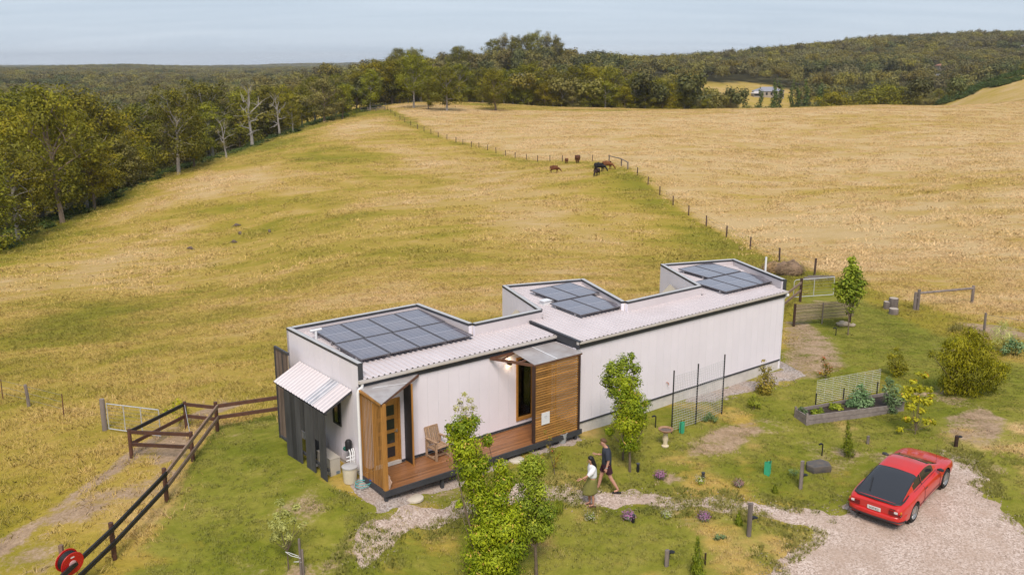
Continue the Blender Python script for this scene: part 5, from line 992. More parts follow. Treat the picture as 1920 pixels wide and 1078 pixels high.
wire_fence('grey timber post and wires behind the weeping shrub at right', [(1845, 622), (1960, 640)], .95, .06, M_POSTW, (.4, .9))
def strut(label, posts, rails, h, r, mat):
    b = P3(*posts[0]); e = empty('fence_brace', b, 0, label, 'fence'); Q = [P3(*q[:2]) - b for q in posts]
    for q, p in zip(Q, posts):
        hh = p[2] if len(p) > 2 else h
        MB().tube([q + Vector((0, 0, -.3)), q + Vector((0, 0, hh))], r, 8).build('post', mat, e, True)
    for i, j, zi, zj in rails: MB().tube([Q[i] + Vector((0, 0, zi)), Q[j] + Vector((0, 0, zj))], r * .75, 7).build('rail', mat, e, True)
strut('weathered timber strainer fence with one long rail in the straw paddock', [(1714, 582), (1720, 582, 1.15), (1822, 568)], [(1, 2, .95, .85), (0, 1, .7, .7)], 1.0, .085, M_POSTW)
strut('timber corner strainer with top rail where the cattle graze', [(1142, 304), (1165, 312), (1177, 318)], [(0, 1, 1.0, 1.15), (1, 2, 1.15, 1.05)], 1.15, .1, M_POSTW)
strut('timber stockyard rails on the crest at the end of the fence', [(676, 209), (690, 209), (705, 209), (722, 208), (712, 204), (690, 204)], [(0, 1, 1, 1), (1, 2, 1, 1), (2, 3, 1, 1), (0, 1, .5, .5), (1, 2, .5, .5), (2, 3, .5, .5), (3, 4, 1, 1), (4, 5, 1, 1)], 1.3, .11, M_POSTW)
# timber rail fence at left, its pen and the gate
rf = empty('rail_fence', P3(215, 1048), 0, 'two-rail timber fence running from the hose reel to the shelter', 'fence'); B0 = Vector(rf.location)
FP = {k: P3(*v) - B0 for k, v in dict(a=(215, 1048), b=(313, 940), c=(408, 808), d=(60, 1200), s=(528, 772)).items()}
FP['s'] = P3(536, 789) - B0
for k in 'abc': MB().tube([FP[k] + Vector((0, 0, -.3)), FP[k] + Vector((0, 0, 1.12))], [.075, .07], 9).build('post', M_RAILB, rf, True)
MB().tube([FP['d'] + Vector((0, 0, -.3)), FP['d'] + Vector((0, 0, 1.12))], .075, 9).build('post', M_RAILB, rf, True)
side = Vector((.09, -.05, 0))
for z in (.98, .55):
    for p, q, m_ in (('d', 'a', M_RAILK), ('a', 'b', M_RAILK), ('b', 'c', M_RAILL), ('c', 's', M_RAILB)): MB().beam(FP[p] + side + Vector((0, 0, z)), FP[q] + side + Vector((0, 0, z)), .06, .13).build('rail', m_, rf)
pen = empty('timber_pen', P3(247, 858), 0, 'square pen of brown timber rails with a yellow-flowered climber', 'pen'); B1 = Vector(pen.location)
PP = [P3(*q) - B1 for q in ((247, 858), (350, 803), (406, 810), (362, 864))]
for i in (0, 1, 3): MB().tube([PP[i] + Vector((0, 0, -.3)), PP[i] + Vector((0, 0, 1.05))], [.07, .065], 9).build('post', M_RAILB, pen, True)
for i, j, m1 in ((0, 3, M_RAILB), (0, 1, M_RAILK), (1, 2, M_RAILB)):
    for z, m_ in ((.95, m1), (.5, M_RAILB)): MB().beam(PP[i] + Vector((0, 0, z)), PP[j] + Vector((0, 0, z)), .055, .12).build('rail', m_, pen)
MB().tube([PP[1] + Vector((0, 0, .95)), PP[3].lerp(PP[1], .1) + Vector((0, 0, .75))], .01, 5).build('tie_wire', M_ZINC, pen)
plant('climber', 'yellow-flowered climber draped over the back of the timber pen', 'plant', (338, 800), [(335, 752, 8), (345, 760, 10), (325, 768, 9), (348, 775, 10), (312, 770, 8), (335, 785, 8), (352, 790, 6), (326, 756, 6)], 520, .09, 'lime', .5, stem=.012)
gt = empty('field_gate', P3(203, 806), 0, 'white tubular steel farm gate hung on a grey post', 'gate'); B2 = Vector(gt.location)
G0, G1 = P3(205, 808) - B2, P3(302, 822) - B2
MB().tube([(-.12, 0, -.3), (-.12, 0, 1.25)], [.1, .095], 10).build('gate_post', M_POSTW, gt, True)
for k in (0, .33, .66, 1): p = G0.lerp(G1, k); MB().tube([p + Vector((0, 0, .1)), p + Vector((0, 0, 1.1))], .02, 7).build('upright', M_ZINC, gt, True)
for z in (.1, 1.1): MB().tube([G0 + Vector((0, 0, z)), G1 + Vector((0, 0, z))], .022, 7).build('tube', M_ZINC, gt, True)
for z in np.linspace(.25, .98, 6): MB().tube([G0 + Vector((0, 0, z)), G1 + Vector((0, 0, z))], .005, 4).build('gate_wire', M_WIRE, gt)
# hose reel at the fence end
rl = empty('hose_reel', P3(122, 1112), 0, 'red fire hose reel with black hose mounted on the black fence', 'hose reel')
M_RED = pm('reel_red', (.50, .02, .016), .1, 4, .35); k = mperpx(rl.location); d = ray(131, 1053); Yr = rl.location.y - .2
C0 = Vector((d[0] / d[1] * Yr, Yr, CZ + d[2] / d[1] * Yr)) - Vector(rl.location)
ax = Vector((.80, -.52, -.1)).normalized(); rq = ax.to_track_quat('X', 'Z').to_euler()
def disc(x, nm, m_, r, t): MB().lathe([(0, 0), (r, 0), (r + .012, t / 2), (r, t), (0, t)], 30, 'x').build(nm, m_, rl, True, C0 + ax * x, rq)
disc(.10, 'flange', M_RED, .31, .03); disc(-.16, 'flange', M_RED, .31, .03)
for i in range(7): MB().lathe([(.22, 0), (.265, .004), (.28, .018), (.265, .032), (.22, .034)], 28, 'x').build('hose_turn', M_BLACK, rl, True, C0 + ax * (-.125 + i * .0325), rq)
MB().lathe([(0, 0), (.10, 0), (.09, .012), (0, .016)], 20, 'x').build('hub', pm('hub_pale', (.6, .36, .36), .3, 30), rl, True, C0 + ax * .131, rq); MB().box(0, .006, -.05, .05, .18, .21).build('maker_plate', M_PIPE, rl, False, C0 + ax * .131, rq)
MB().beam(C0 + Vector((-.25, .12, -.6)), C0 + Vector((-.25, .12, .42)), .1, .1).build('support_post', M_RAILL, rl); MB().tube([C0 + Vector((-.05, -.05, -.28)), C0 + Vector((-.03, -.05, -.7))], .03, 8).build('hose_tail', M_BLACK, rl, True); MB().beam(C0 - ax * .3, C0 - ax * .13, .05, .05).build('axle', M_ZINC, rl)
# sapling stakes
st = empty('tree_stakes', P3(565, 1082), 0, 'grey timber stakes with white ties supporting the pale sapling', 'stakes')
for dx, h in ((0, 1.15), (.05, .8)): MB().beam((dx, dx, -.2), (dx, dx, h), .055, .055, (0, 1, 0)).build('stake', M_POSTW, st)
MB().tube([(0, 0, .62), (-.3, .1, .68), (-.42, .12, .70), (-.25, .05, .62), (.02, -.04, .6)], .008, 5).build('tie', M_PIPE, st); MB().tube([(0, 0, .5), (-.2, .08, .42), (.03, -.03, .48)], .008, 5).build('tie', M_PIPE, st)
# ---------------------------------------------------------------- gate, trellis and clutter right of the house
e = empty('rail_fence', P3(1500, 566), 0, 'short two-rail timber fence joining the right house corner', 'fence'); b = Vector(e.location); hc = Vector((*hw(20.6, 1.6), gz(*hw(20.6, 1.6)))) - b
MB().beam((0, 0, -.3), (0, 0, 1.35), .12, .12, (0, 1, 0)).build('post', M_DARKTIM, e)
for z in (1.1, .65): MB().beam(Vector((0, 0, z)), hc + Vector((0, 0, z)), .06, .12).build('rail', M_RAILL, e)
g = empty('field_gate', P3(1487, 562), 0, 'grey tubular steel gate beyond the right end of the house', 'gate'); b = Vector(g.location); q = P3(1562, 556) - b
MB().tube([Vector((0, 0, .15)), Vector((0, 0, 1.05)), Vector((.1, 0, 1.15)), q + Vector((0, 0, 1.15))], .022, 7).build('gate_frame', M_ZINC, g, True); MB().tube([q * .5 + Vector((0, 0, .1)), q * .5 + Vector((0, 0, 1.15))], .022, 7).build('upright', M_ZINC, g, True); MB().tube([q + Vector((0, 0, .1)), q + Vector((0, 0, 1.15))], .022, 7).build('upright', M_ZINC, g, True)
MB().tube([Vector((0, 0, .15)), q + Vector((0, 0, .12))], .022, 7).build('bottom_tube', M_ZINC, g, True)
for z in np.linspace(.3, 1.0, 5): MB().tube([Vector((0, 0, z)), q + Vector((0, 0, z))], .005, 4).build('gate_wire', M_WIRE, g)
M_BAMB = pm('bamboo', (.25, .195, .135), .35, 8, .7, rnd=.35)
t_ = empty('bamboo_trellis', P3(1488, 612), 0, 'low trellis of thin bamboo canes between dark posts', 'trellis'); b = Vector(t_.location); q = P3(1596, 604) - b; q.z = 0
for k_, h in ((0, 1.15), (.97, 1.1)): MB().beam(q * k_ + Vector((0, 0, -.3)), q * k_ + Vector((0, 0, h)), .1, .1, (0, 1, 0)).build('post', M_DARKTIM, t_)
MB().beam(q * .48 + Vector((0, -.03, 0)), q * .48 + Vector((0, -.03, 1.1)), .05, .04, (0, 1, 0)).build('stake', M_POSTW, t_)
for i in range(17): z = .28 + i * .05 + VR.uniform(-.008, .008); MB().tube([q * -.01 + Vector((0, .02, z)), q * 1.03 + Vector((0, .02, z + VR.uniform(-.02, .02)))], VR.uniform(.015, .025), 5).build('cane', M_BAMB, t_)
def lump(name, lab, cat, px, py, r, mat, seed, parts=1):
    p = P3(px, py); e = empty(name, p, 0, lab, cat); rnd = random.Random(seed); m = MB(); rx, ry, rz = r
    for i, (nu, nv) in enumerate(((14, 9),)):
        rings = []
        for a in range(1, nv):
            t = PI * a / nv; ring = []
            for j in range(nu):
                f = 2 * PI * j / nu; kk = 1 + .10 * math.sin(3 * f + seed) + .08 * math.sin(5 * f + t * 4 + seed) + rnd.uniform(-.06, .06); ring.append((rx * math.sin(t) ** .8 * math.cos(f) * kk, ry * math.sin(t) ** .8 * math.sin(f) * kk, rz * (.8 - math.cos(t)) * kk))
            rings.append(ring)
        m.rings(rings)
    m.build('body', mat, e, True, angle=60)
    if cat == 'hay bale': link('loose_straw', foliage('loose_straw', [(0, 0, rz * .8, rx * 1.02, ry * 1.02, rz)], 1500, .32, HAYM[seed], .1, .12, bt=.3), e)
    return e
HAYM = {3: leafmat('straw_tan', (.22, .13, .06), (.55, .36, .19), .2), 5: leafmat('straw_brown', (.15, .095, .06), (.42, .28, .18), .2)}
M_HAY = pm('rotting_hay', (.44, .28, .14), .45, 14, .95, .9, second=(.24, .15, .08), bscale=30); M_HAY2 = pm('grey_hay', (.36, .24, .15), .45, 14, .95, .9, second=(.18, .12, .08), bscale=30)
lump('hay_bale', 'tan slumped round bale left of the grey one behind the house', 'hay bale', 1449, 512, (.75, .6, .42), M_HAY, 3); lump('hay_bale', 'grey weathered round bale by the fence behind the house', 'hay bale', 1481, 517, (.9, .7, .52), M_HAY2, 5)
pl_ = empty('plank_pile', P3(1528, 524), .2, 'pile of old grey planks in the grass behind the steel gate', 'planks')
for i in range(6): MB().beam((-1.1 + .15 * i, .12 * i - .3, .08 + .05 * (i % 3)), (1.0 + .1 * i, -.1 + .1 * i - .2, .06 + .06 * (i % 2)), .18, .04).build('plank', M_POSTW, pl_)
def stump(px, py, h, r, lab):
    e = empty('log_stump', P3(px, py), 0, lab, 'stump'); MB().lathe([(0, -.1), (r * 1.06, -.1), (r, h * .5), (r * 1.02, h - .02), (r * .96, h)], 14).build('bark', M_POSTW, e, True); MB().lathe([(0, h - .01), (r * .94, h - .01), (r * .94, h + .012), (0, h + .012)], 14).build('cut_face', pm('cut_wood', (.45, .38, .31), .2, 12), e)
stump(1663, 579, .40, .2, 'short upright log left of the tallest cut log'); stump(1674, 580, .62, .24, 'tallest of the three cut logs at the lawn edge'); stump(1675, 589, .3, .24, 'lowest cut log in front of the other two')
for px, py, r, lab in ((1580, 611, .34, 'pale flat rock left of the trellis post'), (1596, 612, .22, 'small pale rock at the foot of the trellis post')): lump('rock', lab, 'rock', px, py, (r, r * .7, r * .38), pm('pale_rock', (.44, .36, .26), .2, 5, .9), int(px))
# ---------------------------------------------------------------- mesh trellis by the long wall
tr = empty('mesh_trellis', P3(1259, 812), 0, 'tall wire mesh trellis on three black steel posts by the wall', 'trellis'); b = Vector(tr.location); TQ = [P3(*q) - b for q in ((1259, 812), (1304, 797), (1353, 776))]
for q in TQ: MB().beam(q + Vector((0, 0, -.2)), q + Vector((0, 0, 2.35)), .045, .035, (0, 1, 0)).build('post', M_BLACK, tr)
for a_, c_ in ((0, 1), (1, 2)):
    for i in range(22): z = .12 + i * .096; MB().tube([TQ[a_] + Vector((0, -.02, z)), TQ[c_] + Vector((0, -.02, z))], .006, 4).build('mesh_wire', M_ZINC, tr)
    for i in range(1, 14): p = TQ[a_].lerp(TQ[c_], i / 14); MB().tube([p + Vector((0, -.02, .12)), p + Vector((0, -.02, 2.14))], .0045, 4).build('mesh_wire', M_ZINC, tr)
# ---------------------------------------------------------------- raised bed
rb = empty('raised_bed', P3(1512, 797), 0, 'long grey timber raised vegetable bed full of dark soil', 'garden bed'); b = Vector(rb.location)
K = [P3(*q) - b for q in ((1512, 797), (1692, 770), (1660, 748), (1491, 782))]
for q in K: q.z = 0
M_SLEEP = pm('grey_sleeper', (.30, .255, .23), .3, 6, .85, .25, rnd=.12, second=(.20, .165, .15))
for i, j in ((0, 1), (1, 2), (2, 3), (3, 0)):
    for z in (.09, .285): MB().beam(K[i] + Vector((0, 0, z)), K[j] + Vector((0, 0, z)), .05, .18).build('sleeper', M_SLEEP, rb)
for q in K: MB().beam(q + Vector((0, 0, -.1)), q + Vector((0, 0, .46)), .075, .075, (0, 1, 0)).build('corner_post', M_SLEEP, rb)
MB().slab([q + Vector((0, 0, .16)) for q in K], (0, 0, .1)).build('soil', pm('potting_soil', (.05, .036, .028), .4, 12, .95, .8), rb)
bm_ = empty('bed_mesh', P3(1528, 772), 0, 'pale wire mesh panel on black stakes along the back of the bed', 'mesh panel'); b = Vector(bm_.location); q = P3(1646, 750) - b; q.z = .05
for k_ in (0, .43, .97): MB().beam(q * k_ + Vector((0, 0, 0)), q * k_ + Vector((0, 0, .75)), .04, .04, (0, 1, 0)).build('stake', M_BLACK, bm_)
for i in range(13): z = .36 + i * .075; MB().tube([Vector((0, 0, z)), q + Vector((0, 0, z))], .005, 4).build('mesh_wire', M_PIPE, bm_)
for i in range(9): p = q * (i / 8); MB().tube([p + Vector((0, 0, .36)), p + Vector((0, 0, 1.26))], .003, 4).build('mesh_wire', M_PIPE, bm_)
for nm, lab, bs_, bl, n, ls, mt in (('lettuce', 'bright green lettuce clump nearest the left end of the bed', (1530, 786), [(1528, 773, 8), (1538, 772, 7)], 260, .13, 'fresh'), ('lettuce', 'bright lettuce clump second from the left in the bed', (1566, 778), [(1562, 762, 8), (1572, 764, 9)], 300, .13, 'fresh'), ('herb_clump', 'tall blue-green leafy crop in the middle of the bed', (1610, 772), [(1614, 724, 7), (1608, 738, 12), (1622, 740, 12), (1600, 752, 14), (1616, 756, 16), (1630, 754, 11), (1592, 758, 8)], 1500, .10, 'sage'),
                                 ('herb_clump', 'sprawling grey-green shrub at the right end of the bed', (1672, 775), [(1668, 715, 10), (1660, 728, 10), (1676, 730, 14), (1668, 745, 14), (1682, 750, 15), (1672, 765, 12), (1678, 775, 9), (1694, 745, 9)], 1500, .08, 'sage'), ('herb_clump', 'small bluish herbs at the left end of the bed', (1506, 786), [(1508, 772, 7), (1502, 766, 5)], 160, .1, 'sage')):
    plant(nm, lab, 'plant', bs_, bl, n, ls, mt, .55, stem=.008, crown='leaves')
# ---------------------------------------------------------------- bird bath, guards, lamps, posts, slab, pot
M_TERR = pm('terracotta', (.36, .21, .13), .25, 8, .8); M_STONE = pm('cream_stone', (.66, .56, .38), .15, 8, .8)
bb = empty('bird_bath', P3(1247, 837), 0, 'terracotta bird bath bowl on a cream baluster beside the mesh trellis', 'bird bath')
MB().lathe([(0, 0), (.12, 0), (.13, .04), (.08, .08), (.075, .18), (.105, .30), (.07, .46), (.09, .52), (0, .53)], 18).build('pedestal', M_STONE, bb, True); MB().lathe([(0, .53), (.12, .54), (.25, .61), (.265, .66), (.245, .665), (.2, .62), (0, .59)], 24).build('bowl', M_TERR, bb, True)
MB().lathe([(0, .605), (.19, .605), (.19, .622), (0, .622)], 20).build('water', glassmat('still_water', (.10, .06, .04)), bb)
M_GUARD = pm('green_sleeve', (.06, .48, .27), .12, 4, .5); 
def guard(px, py, h, r, lab):
    e = empty('tree_guard', P3(px, py), .5, lab, 'tree guard'); MB().rings([[(r * math.cos(a), r * .75 * math.sin(a), z) for a in (0.3, 2.2, 4.3)] for z in (0, h)], False).build('sleeve', M_GUARD, e)
    for dx in (-.07, .07): MB().tube([(dx, .01, 0), (dx, .01, h + .1)], .01, 5).build('stake', M_DARKTIM, e)
guard(1279, 812, .42, .13, 'green plastic tree guard beside the bird bath'); guard(1440, 890, .45, .16, 'green plastic tree guard alone on the front lawn')
M_LEDG = M_BLACK
def pathlight(px, py, h, lab, head=True):
    e = empty('garden_light', P3(px, py), VR.uniform(-.4, .4), lab, 'garden light'); MB().tube([(0, 0, -.1), (0, 0, h)], .022 if head else .05, 8).build('stem', M_BLACK, e, True)
    if head: MB().tube([(0, 0, h), (-.07, 0, h + .03), (-.16, 0, h + .015)], [.025, .035, .03], 8).build('head', M_BLACK, e, True)
    else: MB().lathe([(0, h), (.06, h), (.06, h + .04), (0, h + .05)], 10).build('cap', M_TRIM, e, True)
pathlight(1229, 801, .42, 'slim black path light by the mesh trellis'); pathlight(1196, 884, .26, 'stubby black bollard light right of the slender tree trunk', False); pathlight(1318, 898, .2, 'small black bollard light behind the cream flowers', False); pathlight(1187, 979, .22, 'small black bollard light by the purple clump below the path', False); pathlight(1567, 629, .35, 'small black path light before the bamboo trellis'); pathlight(1541, 854, .42, 'black path light behind the flat stone slab')
def lamppost(px, py, h, r, mat, lab, lamp=True):
    e = empty('timber_post', P3(px, py), VR.uniform(0, 1), lab, 'post'); m = MB().rings([[(r * (1 + .1 * math.sin(3 * a + z)) * math.cos(a), r * .8 * math.sin(a), z) for a in np.linspace(0, 2 * PI, 9)[:-1]] for z in (-.3, h * .3, h * .7, h)]); m.build('post', mat, e, True, angle=50)
    if lamp: MB().lathe([(0, 0), (.085, 0), (.095, .02), (.03, .045), (0, .045)], 14, c=(r + .09, -.04, h * lamp)).tube([(r * .6, -.02, h * lamp - .04), (r + .09, -.04, h * lamp)], .02, 6).build('lamp', M_BLACK, e, True)
lamppost(1501, 916, .95, .075, M_POSTW, 'tall split timber lamp post left of the stone slab', .45); lamppost(1404, 1004, 1.02, .08, M_POSTW, 'tall split timber lamp post beside the gravel path end', .52); lamppost(1250, 1060, .48, .075, M_POSTW, 'short round timber post with black lamp at bottom', .75); lamppost(1627, 832, .3, .06, M_POSTW, 'short grey timber post behind the conifer', 0); lamppost(1792, 838, .42, .085, M_DARKTIM, 'dark timber post with black lamp behind the car bonnet', .8)
lamppost(1322, 1058, .35, .03, M_DARKTIM, 'thin dark stake beside the feathery conifer', 0)
sb = empty('stone_slab', P3(1534, 880), .3, 'flat dark stone slab lying on the lawn by the lamp post', 'stone'); M_SLATE = pm('slate', (.085, .085, .088), .3, 5, .75, .4, second=(.16, .13, .10))
MB().rings([[(-.36 * s_, -.25 * s_, z), (.30 * s_, -.30 * s_, z), (.42 * s_, .02 * s_, z), (.28 * s_, .30 * s_, z), (-.30 * s_, .27 * s_, z), (-.45 * s_, .0, z)] for s_, z in ((.97, 0), (1.0, .1), (.98, .2), (.94, .225))]).build('slab', M_SLATE, sb)
pt = empty('flower_pot', P3(1053, 829), 0, 'pale grey pot of leafy climber against the slat screen', 'pot'); MB().lathe([(0, 0), (.14, 0), (.165, .1), (.19, .30), (.2, .36), (.175, .36), (.165, .28), (0, .27)], 22).build('pot', pm('grey_pot', (.40, .41, .42), .12, 5, .7), pt, True)
plant('potted_climber', 'leafy climber growing from the grey pot up the slats', 'plant', (1053, 829), [(1050, 806, 8), (1058, 808, 6), (1044, 798, 6), (1042, 780, 4), (1041, 765, 4), (1043, 752, 3)], 420, .07, 'fresh', .45, stem=.01, crown='leaves')
# ---------------------------------------------------------------- far houses
M_FROOF = pm('far_roof', (.30, .30, .33), .08, 1, .5); M_FWALL = pm('far_wall', (.36, .31, .25), .08, 1, .8)
def farhouse(px, Y, w, d_, h, roof, lab, rz=.2, hip=True, wallm=M_FWALL):
    p = at(px, Y); e = empty('far_house', p, rz, lab, 'house'); MB().box(-w / 2, w / 2, -d_ / 2, d_ / 2, -2, h).build('wall', wallm, e); o = .5; i = w * .28 if hip else 0
    MB().add([(-w / 2 - o, -d_ / 2 - o, h), (w / 2 + o, -d_ / 2 - o, h), (w / 2 + o, d_ / 2 + o, h), (-w / 2 - o, d_ / 2 + o, h), (-w / 2 + i - o, 0, h + d_ * .27), (w / 2 - i + o, 0, h + d_ * .27)], [(3, 2, 1, 0), (0, 1, 5, 4), (2, 3, 4, 5), (1, 2, 5), (3, 0, 4)]).build('roof', roof, e)
    for x in np.linspace(-w * .38, w * .38, 5): box('window', M_DGLASS, e, x - .7, x + .7, -d_ / 2 - .04, -d_ / 2 + .01, h * .3, h * .8)
    return e
farhouse(1441, 668, 19, 11, 3.6, M_FROOF, 'grey hip-roofed homestead in the far clearing'); farhouse(1421, 660, 7, 5, 2.4, M_GUTTER, 'small white shed left of the far homestead'); farhouse(1768, 780, 15, 9, 5, M_FROOF, 'grey-roofed house among trees on the right hillside', .1, False); farhouse(1764, 900, 9, 7, 4, pm('far_tile', (.42, .2, .14), .1, 2, .8), 'terracotta-roofed house above the grey one on the hillside'); farhouse(1908, 1180, 22, 10, 6, M_PIPE, 'white-roofed house high on the right skyline slope', 0)
farhouse(1015, 590, 12, 7, 4, M_PIPE, 'white shed roof among trees below the skyline gums', .2, False); farhouse(975, 640, 16, 9, 5, M_FROOF, 'grey house under the tall skyline gum trees', 0)
# ---------------------------------------------------------------- haze over the valley
mh, t = newmat('valley_haze'); vo = nd(t, 'ShaderNodeVolumePrincipled', {'Color': (.97, .98, 1.0, 1), 'Density': .00008, 'Anisotropy': .2}); nd(t, 'ShaderNodeOutputMaterial', {'Volume': vo.outputs[0]})
hzb = MB().box(-9500, 9500, -9500, 9500, float(GZ.min()) - 5, max(75.0, float(GZ.max()) + 30)).build('haze', mh); tag(hzb, 'thin pale haze lying over the distant hills', 'haze', kind='stuff')
# ---------------------------------------------------------------- red coupe
M_CARRED = pm('red_paint', (.58, .018, .012), .06, 1.5, .3, coat=.75, spec=.45); M_TYRE = pm('tyre_rubber', (.022, .021, .02), .2, 20, .85); M_RIM = pm('rim_silver', (.55, .54, .53), .1, 6, .3, metallic=.8)
M_LRED = pm('lens_red', (.16, .008, .01), .1, 4, .2); M_LAMB = pm('lens_amber', (.62, .22, .01), .1, 4, .25); M_LWHT = pm('lens_white', (.72, .72, .70), .05, 4, .25); M_BLKP = pm('black_plastic', (.03, .03, .032), .1, 6, .45)
car = empty('car', (12.30, 26.80, -.95), R(45.3), 'red two-door coupe with black rear hatch glass parked on the gravel', 'car', ry=R(-7.0))
KX = np.array([-2.12, -2.06, -1.9, -1.6, -1.2, -.8, -.4, 0, .35, .65, .95, 1.25, 1.6, 1.88, 2.02, 2.09])
KV = dict(w=[.76, .80, .83, .852, .868, .845, .822, .815, .815, .82, .83, .838, .825, .785, .73, .66], z0=[.32, .27, .23, .21, .2, .18, .18, .18, .18, .18, .18, .2, .2, .23, .27, .34],
          zs=[.79, .825, .85, .865, .872, .862, .852, .846, .842, .836, .828, .80, .735, .655, .595, .52], wb=[.66, .69, .70, .705, .71, .705, .70, .695, .69, .685, .68, .665, .64, .60, .55, .48],
          zt=[.80, .845, .885, 1.005, 1.125, 1.215, 1.262, 1.275, 1.205, 1.06, .915, .845, .775, .685, .615, .53], wt=[.60, .64, .645, .62, .59, .56, .55, .54, .545, .57, .60, .56, .53, .5, .45, .38], cr=[.005, .01, .02, .035, .045, .05, .05, .05, .05, .05, .03, .02, .02, .02, .02, .015])
NX = 84; SX = np.linspace(KX[0], KX[-1], NX)
def smooth(a):
    for _ in range(3): b = a.copy(); b[1:-1] = (a[:-2] + 2 * a[1:-1] + a[2:]) / 4; a = b
    return a
S = {k: smooth(np.interp(SX, KX, v)) for k, v in KV.items()}
def profile(i):
    g = {k: S[k][i] for k in S}; ze = g['zt'] - g['cr']; zm = (g['z0'] + g['zs']) / 2
    pts = [(g['w'] * .90, g['z0']), (g['w'] * .972, g['z0'] + .09), (g['w'], zm), (g['w'] * .988, g['zs'] - .15), (g['w'] * .945, g['zs'] - .045), (g['wb'], g['zs'] + .002), ((g['wb'] * .45 + g['wt'] * .55) + .012 * (ze > g['zs'] + .05), g['zs'] + (ze - g['zs']) * .56), (g['wt'], ze), (g['wt'] * .55, g['zt'] - g['cr'] * .3), (0, g['zt'])]
    out = []; P = [np.array(p) for p in pts]; P = [P[0] * 2 - P[1]] + P + [np.array((-P[-2][0], P[-2][1]))]
    for j in range(1, len(P) - 2):
        for t in (0, 1 / 3, 2 / 3):
            p0, p1, p2, p3 = P[j - 1], P[j], P[j + 1], P[j + 2]; out.append(.5 * (2 * p1 + (p2 - p0) * t + (2 * p0 - 5 * p1 + 4 * p2 - p3) * t * t + (3 * p1 - p0 - 3 * p2 + p3) * t ** 3))
    out.append(P[-2]); return out
PR = [profile(i) for i in range(NX)]; NC = len(PR[0])
WH = [(-1.2, .315), (1.2, .315)]; RA = .365
def vert(i, j, s): return [SX[i], s * PR[i][j][0], PR[i][j][1]]
groups = {'body': [], 'rear_window': [], 'windshield': [], 'side_window': [], 'quarter_window': [], 'door': []}
for s in (-1, 1):
    for i in range(NX - 1):
        for j in range(NC - 1):
            x = (SX[i] + SX[i + 1]) / 2; seg = j // 3; q = [vert(i, j, s), vert(i + 1, j, s), vert(i + 1, j + 1, s), vert(i, j + 1, s)]
            zc = sum(v[2] for v in q) / 4; k = 'body'; zr = zc
            inside = [any((v[0] - wx) ** 2 + (v[2] - wz) ** 2 < RA * RA and abs(v[1]) > .5 and v[2] < .72 for wx, wz in WH) for v in q]
            if all(inside): continue
            for v, f in zip(q, inside):
                if f:
                    for wx, wz in WH:
                        dx, dz = v[0] - wx, v[2] - wz; d_ = math.hypot(dx, dz)
                        if d_ < RA: v[0], v[2] = wx + dx / d_ * RA, wz + dz / d_ * RA
            if j >= 20 and -1.93 < x < -.62: k = 'rear_window'
            elif j >= 21 and .27 < x < .93: k = 'windshield'
            elif 15 < j < 20 and -.42 < x < .52: k = 'side_window'
            elif 15 < j < 20 and -1.02 < x < -.47 and not (j > 18 and x < -.85): k = 'quarter_window'
            elif 4 <= j < 14 and -.47 < x < .72: k = 'door'
            groups[k].append((s, q))
for k, lst in groups.items():
    mat = M_CARRED if k in ('body', 'door') else glassmat('car_glass_' + k, (.022, .023, .027) if k != 'rear_window' else (.03, .032, .038), .03 if k != 'rear_window' else .08)
    for s in ((0,) if k in ('body', 'rear_window', 'windshield') else (-1, 1)):
        m = MB()
        for (ss, q) in lst:
            if s in (0, ss): m.add(q, [(0, 1, 2, 3)])
        if k == 'body':
            for i in (0, NX - 1): m.add([vert(i, j, 1) for j in range(NC)] + [vert(i, j, -1) for j in range(NC - 2, -1, -1)], [tuple(range(2 * NC - 1))])
        me = bpy.data.meshes.new(k); me.from_pydata(m.v, [], m.f); b = bmesh.new(); b.from_mesh(me); bmesh.ops.remove_doubles(b, verts=b.verts, dist=.0008); bmesh.ops.recalc_face_normals(b, faces=b.faces); b.to_mesh(me); b.free()
        me.materials.append(mat); me.polygons.foreach_set('use_smooth', [True] * len(me.polygons)); me.set_sharp_from_angle(angle=R(34)); link(k, me, car)
